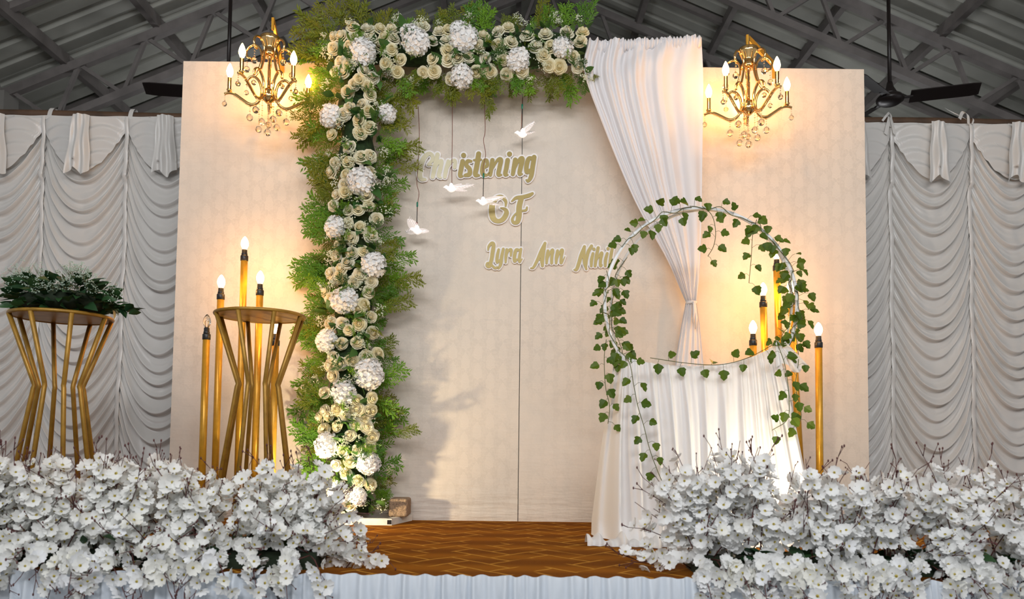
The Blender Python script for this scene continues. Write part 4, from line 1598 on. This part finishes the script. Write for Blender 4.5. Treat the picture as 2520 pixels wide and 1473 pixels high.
A = np.linspace(0, 2 * PI, 97)
MB().tube([tuple(ring_f(a)) for a in A], 0.0085, 8, cap=False).build('front_hoop', M['white_paint'], hoop)
MB().tube([tuple(ring_b(a)) for a in A], 0.0075, 8, cap=False).build('rear_hoop', M['white_paint'], hoop)
for a, fn in ((-1.95, ring_f), (-1.19, ring_f), (-1.95, ring_b), (-1.19, ring_b)):
    p = fn(a)
    MB().tube([tuple(p), (p.x + (0.04 if a > -1.5 else -0.04), p.y, 0.0)], 0.009, 8).build('leg', M['white_paint'], hoop)

# skirt cloth hung across the front hoop
hem = smooth_path([(1516, 862, HY - 0.012), (1560, 884, HY - 0.03), (1640, 897, HY - 0.05), (1740, 899, HY - 0.055), (1830, 884, HY - 0.045), (1885, 862, HY - 0.02), (1915, 842, HY - 0.012)], 10)
H3 = [at(*h) for h in hem]
fL, fR = atz(1478, 1300, 0.0), atz(2005, 1300, 0.0)
nfold = 21


def skirt(u, v):
    k = u * (len(H3) - 1)
    i = min(int(k), len(H3) - 2)
    top = H3[i].lerp(H3[i + 1], k - i)
    xb = hc.x + (u - 0.5) * 1.0 + 0.0
    xb = hc.x - 0.455 + u * 0.98
    yb = HY - 0.13 * math.sin(PI * min(1, max(0, u))) - 0.02
    f = v ** 0.85
    x = top.x + (xb - top.x) * f
    y = top.y + (yb - top.y) * f
    z = top.z + (0.012 - top.z) * v
    w = 2 * PI * nfold * (u + 0.012 * math.sin(u * 17) + 0.010 * math.sin(v * 3 + u * 9))
    amp = 0.006 + 0.018 * v * (0.6 + 0.4 * math.sin(u * 23 + 1))
    fine = 0.004 * math.sin(w * 2.3) * max(0, 1 - v * 4)
    y -= amp * math.sin(w * (0.62)) + fine + 0.005 * math.sin(w * 1.3 + 1)
    x += 0.006 * math.cos(w * 0.62) * v
    if v > 0.93:
        q = (v - 0.93) / 0.07
        y -= 0.05 * q * (1 + 0.4 * math.sin(w * 0.5))
        z = 0.012 + (z - 0.012) * (1 - q) - 0.006 * q
    if u < 0.12:
        y += 0.25 * ((0.12 - u) / 0.12) ** 2 * v
    if u > 0.93:
        y += 0.12 * ((u - 0.93) / 0.07) ** 2 * v
    return (x, y, z)


sk = MB().grid(skirt, 260, 70).build('hoop_skirt', M['skirt'])
tag(recenter(sk), 'white gathered cloth skirt hanging from the ivy hoop to the carpet', 'cloth')
# puddled hem on the carpet
hem_o = MB()


def puddle(u, v):
    x = hc.x - 0.50 + u * 0.72
    an = v * PI
    y0 = HY - 0.085 - 0.08 * math.sin(PI * (0.12 + 0.8 * u))
    rr = 0.030 + 0.010 * math.sin(u * 40) + 0.007 * math.sin(u * 97 + 1)
    return (x, y0 - rr * 1.5 * math.cos(an) + 0.008 * math.sin(u * 33), 0.002 + max(0.0, rr * math.sin(an) * (1 + 0.25 * math.sin(u * 60 + v * 5))))


hem_o.grid(puddle, 160, 10)
pud = hem_o.build('hem', M['skirt'])
pud.parent = sk
pud.location = -sk.location
# bunched knot of cloth at the right end
kn = at(1925, 865, HY - 0.02)


def knot(u, v):
    w = 0.02 + 0.045 * v
    return (kn.x - 0.015 + (u - 0.5) * 2 * w + 0.05 * v, HY - 0.03 - 0.012 * math.sin(u * 20), kn.z + 0.03 - 0.10 * v + 0.02 * math.sin(u * 7))


kno = MB().grid(knot, 24, 10).build('cloth_bunch', M['skirt'])
kno.parent = sk
kno.location = -sk.location

# ivy


def ivy_leaf(seed):
    r_ = random.Random(seed)
    out = [(0, 0), (0.18, -0.40), (0.42, -0.50), (0.55, -0.34), (0.78, -0.30), (1.0, 0.0), (0.78, 0.30), (0.55, 0.34), (0.42, 0.50), (0.18, 0.40)]
    mb = MB()
    mb.v.append((0.42, 0, -0.03))
    for x, y in out:
        mb.v.append((x + r_.uniform(-.03, .03), y + r_.uniform(-.03, .03), 0.28 * abs(y) - 0.12 * x * x))
    n = len(out)
    for k in range(n):
        mb.face((0, 1 + k, 1 + (k + 1) % n))
    return mb.mesh('ivy_leaf', M['ivy'], False)


IVY = [ivy_leaf(s) for s in (1, 2, 3)]


def garland(label, paths, seed, spacing=0.034, size=(0.034, 0.046), spread=0.03, front=0.010):
    """paths = list of world polylines; leaves on short stalks along them"""
    r_ = random.Random(seed)
    c0 = Vector(paths[0][0])
    g = thing('ivy_garland', label, 'ivy', tuple(c0), 'ivy garlands')
    stalks = MB()
    for pth in paths:
        P = [Vector(p) for p in smooth_path([tuple(p) for p in pth], 8)]
        MB().tube([tuple(p) for p in P], 0.0016, 5).build('vine', M['vine'], g)
        acc = 0.0
        side = 1
        for k in range(1, len(P)):
            seg = (P[k] - P[k - 1])
            acc += seg.length
            if acc < spacing * r_.uniform(0.75, 1.25):
                continue
            acc = 0.0
            d = seg.normalized()
            side = -side
            nrm = Vector((-d.z, 0, d.x)) * side
            off = nrm * r_.uniform(0.35, 1.0) * spread + d * r_.uniform(-.4, .4) * spread + Vector((0, -r_.uniform(0.2, 1.0) * front * 2 - 0.004, 0))
            q = P[k] + off
            stalks.tube([tuple(P[k]), tuple(P[k] + off * 0.6 + Vector((0, 0, 0.006))), tuple(q)], 0.0008, 4, cap=False)
            # leaf hangs: tip outward and down, face towards the room
            x = (nrm * r_.uniform(0.2, 0.9) + Vector((r_.uniform(-.4, .4), -0.15, -r_.uniform(0.2, 1.0)))).normalized()
            zc = Vector((r_.uniform(-.7, .7), -1, r_.uniform(-.2, .8)))
            zc = (zc - x * zc.dot(x)).normalized()
            rot = Matrix((x, zc.cross(x), zc)).transposed().to_quaternion()
            put('leaf', IVY[r_.randrange(3)], g, q, rot, r_.uniform(*size))
    stalks.build('stalks', M['vine'], g, kind='stuff')
    return g


def arc(fn, a0, a1, n, wob, seed):
    r_ = random.Random(seed)
    return [fn(a) + Vector((r_.uniform(-1, 1) * wob, -0.012, r_.uniform(-1, 1) * wob)) for a in np.linspace(a0, a1, n)]


D2 = math.radians
garland('ivy garland wound thickly round the left side of the hoop', [arc(ring_f, D2(163), D2(218), 12, 0.018, 1), arc(ring_b, D2(150), D2(225), 12, 0.016, 2)], 1, 0.0145, spread=0.038)
garland('ivy garland along the upper left of the hoop', [arc(ring_f, D2(95), D2(146), 10, 0.012, 3)], 2, 0.017, spread=0.036)
garland('ivy garland over the crown and upper right of the hoop', [arc(ring_f, D2(38), D2(98), 12, 0.012, 4)], 3, 0.026, spread=0.034)
garland('ivy garland bunched on the right side of the hoop', [arc(ring_f, D2(-32), D2(38), 14, 0.02, 5), arc(ring_b, D2(-25), D2(32), 12, 0.02, 6)], 4, 0.0145, spread=0.046)


def pth(pxs, Y):
    return [at(x, y, Y) for x, y in pxs]


garland('short ivy strand hanging inside the hoop beneath its crown', [pth([(1728, 507), (1752, 530), (1761, 570), (1756, 605), (1742, 630)], HY - 0.015)], 5, 0.028)
garland('ivy strand hanging inside the upper right of the hoop', [pth([(1862, 540), (1852, 580), (1849, 630), (1843, 696)], HY - 0.015)], 6, 0.028)
garland('ivy strand hanging outside the hoop at its left, over the wallpaper', [pth([(1492, 835), (1487, 880), (1490, 950), (1500, 1000), (1496, 1042)], HY - 0.02)], 7, 0.030)
garland('long ivy strand trailing down the left front of the white skirt', [pth([(1520, 860), (1548, 890), (1560, 950), (1570, 1000), (1585, 1050), (1596, 1095), (1612, 1142), (1640, 1200), (1690, 1235)], HY - 0.15)], 8, 0.034)
garland('ivy strand hanging over the right front of the white skirt', [pth([(1915, 850), (1932, 900), (1941, 970), (1938, 1030), (1900, 1058)], HY - 0.13)], 9, 0.032)
garland('ivy strand laid along the gathered top edge of the skirt', [pth([(1600, 880), (1690, 893), (1770, 897), (1840, 880), (1905, 846)], HY - 0.085)], 10, 0.034)
garland('ivy strand hanging outside the hoop at its lower right', [pth([(1955, 800), (1965, 880), (1958, 950), (1972, 1020), (1960, 1052)], HY - 0.03)], 11, 0.032)

# ------------------------------------------------------------------ ceiling fans


def fan(label, px, py, Y, azs, tilt=0.022):
    c = at(px, py, Y)
    f = thing('ceiling_fan', label, 'fan', tuple(c), 'ceiling fans')
    u = abs(c.x - RX)
    zt = RZ - SL * u - 0.02
    MB().tube([(c.x, Y, c.z + 0.05), (c.x, Y, zt)], 0.014, 10).build('down_rod', M['fan'], f)
    MB().lathe([(0.02, 0.13), (0.028, 0.09), (0.05, 0.05), (0.06, 0.03)], tuple(c), 20).build('rod_cover', M['fan'], f)
    MB().lathe([(0.02, -0.045), (0.07, -0.04), (0.098, -0.02), (0.10, 0.0), (0.085, 0.022), (0.05, 0.035)], tuple(c), 28).build('motor', M['fan'], f)
    for a in azs:
        a = math.radians(a)
        d = Vector((math.cos(a), -math.sin(a), 0))
        s = Vector((-d.y, d.x, 0))
        mb = MB()
        mb.bar(tuple(c + d * 0.09), tuple(c + d * 0.16), 0.03, 0.01)
        for i in range(9):
            t = i / 8
            w = 0.058 if i < 8 else 0.045
            q = c + d * (0.14 + 0.47 * t)
            for sg in (-1, 1):
                for dz in (-0.003, 0.003):
                    mb.v.append(tuple(q + s * w * sg + Vector((0, 0, dz - tilt * sg))))
        b = len(mb.v) - 36
        for i in range(8):
            k = b + 4 * i
            mb.face((k, k + 4, k + 6, k + 2))
            mb.face((k + 1, k + 3, k + 7, k + 5))
            mb.face((k, k + 1, k + 5, k + 4))
            mb.face((k + 2, k + 6, k + 7, k + 3))
        mb.face((b, b + 2, b + 3, b + 1))
        k = b + 32
        mb.face((k, k + 1, k + 3, k + 2))
        mb.build('blade', M['fan'], f, smooth=False)
    return f


fan('dark brown ceiling fan above the right curtain', 2190, 243, 1.75, (18, 138, 258))
fan('dark ceiling fan mostly hidden behind the left panel, one blade showing', 560, 232, 1.75, (172, 52, 292), -0.022)

# ------------------------------------------------------------------ floodlights on the stage


def floodlight(label, loc, target, m_lens):
    f = thing('floodlight', label, 'lamp', loc, 'stage floodlights')
    c = Vector(loc) + Vector((0, 0, 0.135))
    d = (Vector(target) - c).normalized()
    x = d.cross(Vector((0, 0, 1))).normalized()
    z = x.cross(d)
    R4 = Matrix.Translation(c) @ Matrix((x, d, z)).transposed().to_4x4()
    MB().box((-0.10, 0.0, -0.10), (0.10, 0.035, 0.10), 0, R4).build('housing', M['flood_white'], f, smooth=False)
    mb = MB()
    for k in range(9):
        xx = -0.064 + k * 0.016
        mb.box((xx - 0.004, -0.045, -0.06), (xx + 0.004, 0.0, 0.06), 0, R4)
    mb.box((-0.07, -0.012, -0.062), (0.07, 0.0, 0.062), 0, R4)
    mb.build('cooling_fins', M['black'], f, smooth=False)
    MB().box((-0.085, 0.035, -0.085), (0.085, 0.037, 0.085), 0, R4).build('reflector', M['white_paint'], f, smooth=False)
    cs = 0.016 if m_lens is M['flood_lens'] else 0.028
    MB().box((-cs, 0.037, -cs), (cs, 0.040, cs), 0, R4).build('led_chip', m_lens, f, smooth=False)
    mb = MB()
    mb.bar(tuple(c - x * 0.11), tuple(Vector((c.x, c.y, 0.008)) - x * 0.11), 0.02, 0.004)
    mb.bar(tuple(c + x * 0.11), tuple(Vector((c.x, c.y, 0.008)) + x * 0.11), 0.02, 0.004)
    mb.bar(tuple(Vector((c.x, c.y, 0.006)) - x * 0.11), tuple(Vector((c.x, c.y, 0.006)) + x * 0.11), 0.03, 0.008)
    mb.build('bracket', M['flood_white'], f, smooth=False)
    return f


p = at(716, 1210, -0.55)
floodlight('white and black floodlight on the carpet behind the empty pedestal', (p.x, -0.55, 0.0), (-0.50, -0.10, 0.62), M['flood_lens'])
p = at(1940, 1215, -1.05)
floodlight('white floodlight on the carpet in front of the hoop skirt, hidden by blossoms', (p.x + 0.03, -1.10, 0.0), (p.x - 0.06, HY, 0.42), M['flood_lens_hot'])

# ------------------------------------------------------------------ blossom arrangements along the stage front


def blossom_mesh(seed):
    r_ = random.Random(seed)
    mb = MB()
    for k in range(5):
        a = 2 * PI * k / 5 + r_.uniform(-.12, .12)
        cup = r_.uniform(0.1, 0.45)
        wd = r_.uniform(0.26, 0.32)
        rows = [(0.05, 0.05), (0.25, 0.75), (0.44, 1.0), (0.56, 0.62)]
        b = len(mb.v)
        for (rr, w) in rows:
            for s in (-1, 0, 1):
                x = rr * (1 - (0.10 if (s == 0 and rr > 0.5) else 0))
                y = s * wd * w
                z = cup * rr * rr * 2 + 0.10 * abs(s) * w + r_.uniform(-.015, .015)
                mb.v.append((x * math.cos(a) - y * math.sin(a), x * math.sin(a) + y * math.cos(a), z))
        for j in range(3):
            for i in range(2):
                q = b + 3 * j + i
                mb.face((q, q + 1, q + 4, q + 3), 0)
    mb.lathe([(0.12, 0.03), (0.09, 0.06), (0.001, 0.065)], (0, 0, 0), 6, 1)
    mb.lathe([(0.035, 0.06), (0.045, 0.11), (0.001, 0.13)], (0, 0, 0), 5, 2)
    return mb.mesh('blossom', [M['blossom'], M['blossom_heart'], M['stamen']])


BLO = [blossom_mesh(s) for s in (1, 2, 3, 4)]
BNP = [mesh_np(m_) for m_ in BLO]
base_leaf = leaf_mesh('base_leaf', 0.06, 0.017, M['plant_leaf'], 0.3, 0.3)


def arrangement(label, x0, x1, seed, nb, extra, plume):
    r_ = random.Random(seed)
    cx = (x0 + x1) / 2
    root = thing('blossom_arrangement', label, 'flowers', (cx, -1.42, 0.0), 'white blossom arrangements')
    mb = MB()
    mb.box((x0, -1.50, 0.0), (x1, -1.36, 0.055))
    mb.build('planter_box', M['core'], root, smooth=False)
    for k in range(90):
        p = Vector((r_.uniform(x0 + 0.02, x1 - 0.02), r_.uniform(-1.52, -1.36), r_.uniform(0.03, 0.075)))
        put('leaf', base_leaf, root, p, facing((r_.uniform(-1, 1), r_.uniform(-1, 0.4), r_.uniform(-0.1, 0.8)), r_.uniform(-1, 1), 'X'), r_.uniform(0.8, 1.4))
    branches = []
    for k in range(nb):
        fx = r_.random()
        p = Vector((x0 + (x1 - x0) * fx, r_.uniform(-1.50, -1.36), 0.05))
        mode = r_.random()
        droop = False
        if mode < 0.52:       # upright
            d = Vector((r_.gauss(0, 0.34), r_.uniform(-0.35, 0.25), 1.0))
            L = plume(p.x) * r_.uniform(0.72, 1.08)
        elif mode < 0.74:      # leaning to the front and sideways
            d = Vector((r_.gauss(0, 0.7), r_.uniform(-0.9, -0.2), r_.uniform(0.15, 0.75)))
            L = r_.uniform(0.16, 0.26)
        else:                 # drooping over the stage edge
            p = Vector((p.x, r_.uniform(-1.54, -1.48), 0.05))
            d = Vector((r_.gauss(0, 0.6), -1.0, r_.uniform(-0.25, 0.1)))
            L = r_.uniform(0.13, 0.25)
            droop = True
        branches.append((p, d, L, droop))
    branches += [(Vector(a), Vector(b), L, False) for a, b, L in extra]
    flowers = []
    objs = []
    for (p, d, L, droop) in branches:
        d = d.normalized()
        pts = [p]
        q = p.copy()
        dd = d.copy()
        bend = Vector((r_.uniform(-.12, .12), r_.uniform(-.1, .05), r_.uniform(-.10, .08)))
        if droop:
            bend = Vector((r_.uniform(-.1, .1), 0.02, r_.uniform(-0.40, -0.15)))
        for k in range(6):
            q = q + dd * (L / 6)
            q.z = max(q.z, 0.03) if q.y > STF else q.z
            dd = (dd + bend + Vector((r_.uniform(-.1, .1), r_.uniform(-.1, .1), r_.uniform(-.1, .1)))).normalized()
            pts.append(q.copy())
        mb = MB()
        mb.tube([tuple(a) for a in pts], [0.0022 - 0.0002 * k for k in range(7)], 5)
        for k in range(4):     # bud twigs
            t = r_.uniform(0.35, 1.0)
            i = min(int(t * 6), 5)
            a = pts[i].lerp(pts[i + 1], t * 6 - i)
            e = a + (dd + Vector((r_.uniform(-1, 1), r_.uniform(-1, 1), r_.uniform(-.2, 1)))).normalized() * r_.uniform(0.018, 0.034)
            mb.tube([tuple(a), tuple(e)], [0.0011, 0.0009], 4)
            mb.ball(tuple(e), 0.0024, 5, 4, sz=1.5)
        for k in range(r_.choice((0, 0, 1, 2))):     # longer budded tips
            e = pts[6] + (dd * 1.2 + Vector((r_.uniform(-.6, .6), r_.uniform(-.6, .6), r_.uniform(-.3, .5)))).normalized() * r_.uniform(0.028, 0.05)
            mb.tube([tuple(pts[6]), tuple(e)], [0.0014, 0.0010], 4)
            mb.ball(tuple(e), 0.0030, 5, 4, sz=1.7)
        b = mb.build('branch', M['twig'], root)
        nf = max(5, int(L / 0.0235))
        for k in range(nf):
            t = 0.20 + 0.70 * (k + r_.random() * 0.6) / nf
            i = min(int(t * 6), 5)
            a = pts[i].lerp(pts[i + 1], t * 6 - i)
            ax = (pts[i + 1] - pts[i]).normalized()
            rad = Vector((r_.uniform(-1, 1), r_.uniform(-1.25, 0.6), r_.uniform(-0.7, 1)))
            rad = (rad - ax * rad.dot(ax) * 0.6).normalized()
            s = r_.uniform(0.032, 0.045)
            flowers.append((b, a + rad * 0.016, rad * 0.85 + ax * 0.6, r_.uniform(0, 6), s, r_.randrange(4)))
    flowers.sort(key=lambda f: f[1].y)            # nearest to the photograph first
    for (b, p, d, sp, s, v) in flowers[:300]:
        put('blossom', BLO[v], b, p, facing(d, sp), s)
    VV, FF, MI = [], [], []
    off = 0
    for (b, p, d, sp, s, v) in flowers[300:]:
        co, fs, mi = BNP[v]
        Rm = np.array(facing(d, sp).to_matrix()) * s
        w = co @ Rm.T + np.array(p - root.location)
        VV.append(w)
        FF += [tuple(k + off for k in f) for f in fs]
        MI += mi
        off += len(co)
    me = bpy.data.meshes.new('blossom_mass')
    me.from_pydata(np.concatenate(VV).tolist(), [], FF)
    for m_ in (M['blossom'], M['blossom_heart'], M['stamen']):
        me.materials.append(m_)
    me.polygons.foreach_set('material_index', MI)
    me.polygons.foreach_set('use_smooth', [True] * len(FF))
    me.update()
    put('blossom_mass', me, root, kind='stuff')
    return root


xl0, xl1 = at(-120, 1390, -1.43).x, at(790, 1390, -1.43).x
xr0, xr1 = at(1700, 1390, -1.43).x, at(2640, 1390, -1.43).x


def plume_l(x):
    return float(np.interp(x, [xl0, -1.3, -1.0, -0.75, -0.62, xl1], [0.34, 0.33, 0.30, 0.34, 0.32, 0.25]))


def plume_r(x):
    return float(np.interp(x, [xr0, 0.62, 0.75, 1.0, 1.3, xr1], [0.30, 0.38, 0.38, 0.34, 0.33, 0.37]))


def P_(px, py, Y=-1.43):
    return tuple(at(px, py, Y))


arrangement('white cherry blossom branches massed along the stage edge on the left', xl0, xl1, 21, 200,
            [(P_(770, 1375), (1, -0.1, 0.28), 0.20), (P_(760, 1365), (1, 0.0, 0.45), 0.22), (P_(760, 1360), (1, 0.1, 0.75), 0.24), (P_(780, 1395), (1, -0.2, 0.06), 0.20),
             *[(P_(735 - 6 * q, 1385), (math.sin(0.17 * q - 0.1), -0.1, math.cos(0.17 * q - 0.1)), 0.25 + 0.02 * (q % 3)) for q in range(8)],
             (P_(800, 1398), (1, -0.1, 0.03), 0.15), (P_(740, 1350), (0.7, 0, 0.9), 0.26), (P_(850, 1398, -1.46), (1, 0, 0.10), 0.15)], plume_l)
arrangement('white cherry blossom branches massed along the stage edge on the right', xr0, xr1, 22, 200,
            [(P_(1730, 1385), (-1, -0.1, 0.42), 0.26), (P_(1730, 1380), (-1, 0.0, 0.75), 0.30), (P_(1740, 1380), (-0.6, 0, 1), 0.34), (P_(1735, 1395), (-1, -0.2, 0.10), 0.18),
             *[(P_(1745 + 6 * q, 1385), (-math.sin(0.16 * q - 0.1), -0.05, math.cos(0.16 * q - 0.1)), 0.34 + 0.02 * (q % 3)) for q in range(8)],
             (P_(1700, 1398), (-1, -0.05, 0.02), 0.20), (P_(1620, 1396), (-1, 0, 0.0), 0.16), (P_(1750, 1370), (-0.2, 0, 1), 0.36)], plume_r)

# black cable dropping over the stage edge
cb = MB()
cb.tube([tuple(p) for p in smooth_path([P_(560, 1408, -1.56), P_(610, 1420, -1.61), P_(645, 1428, -1.635), P_(672, 1450, -1.64), P_(690, 1485, -1.64), P_(700, 1560, -1.64)], 8)], 0.004, 8)
tag(recenter(cb.build('cable', M['black'])), 'black cable hanging over the stage skirt below the left blossoms', 'cable')
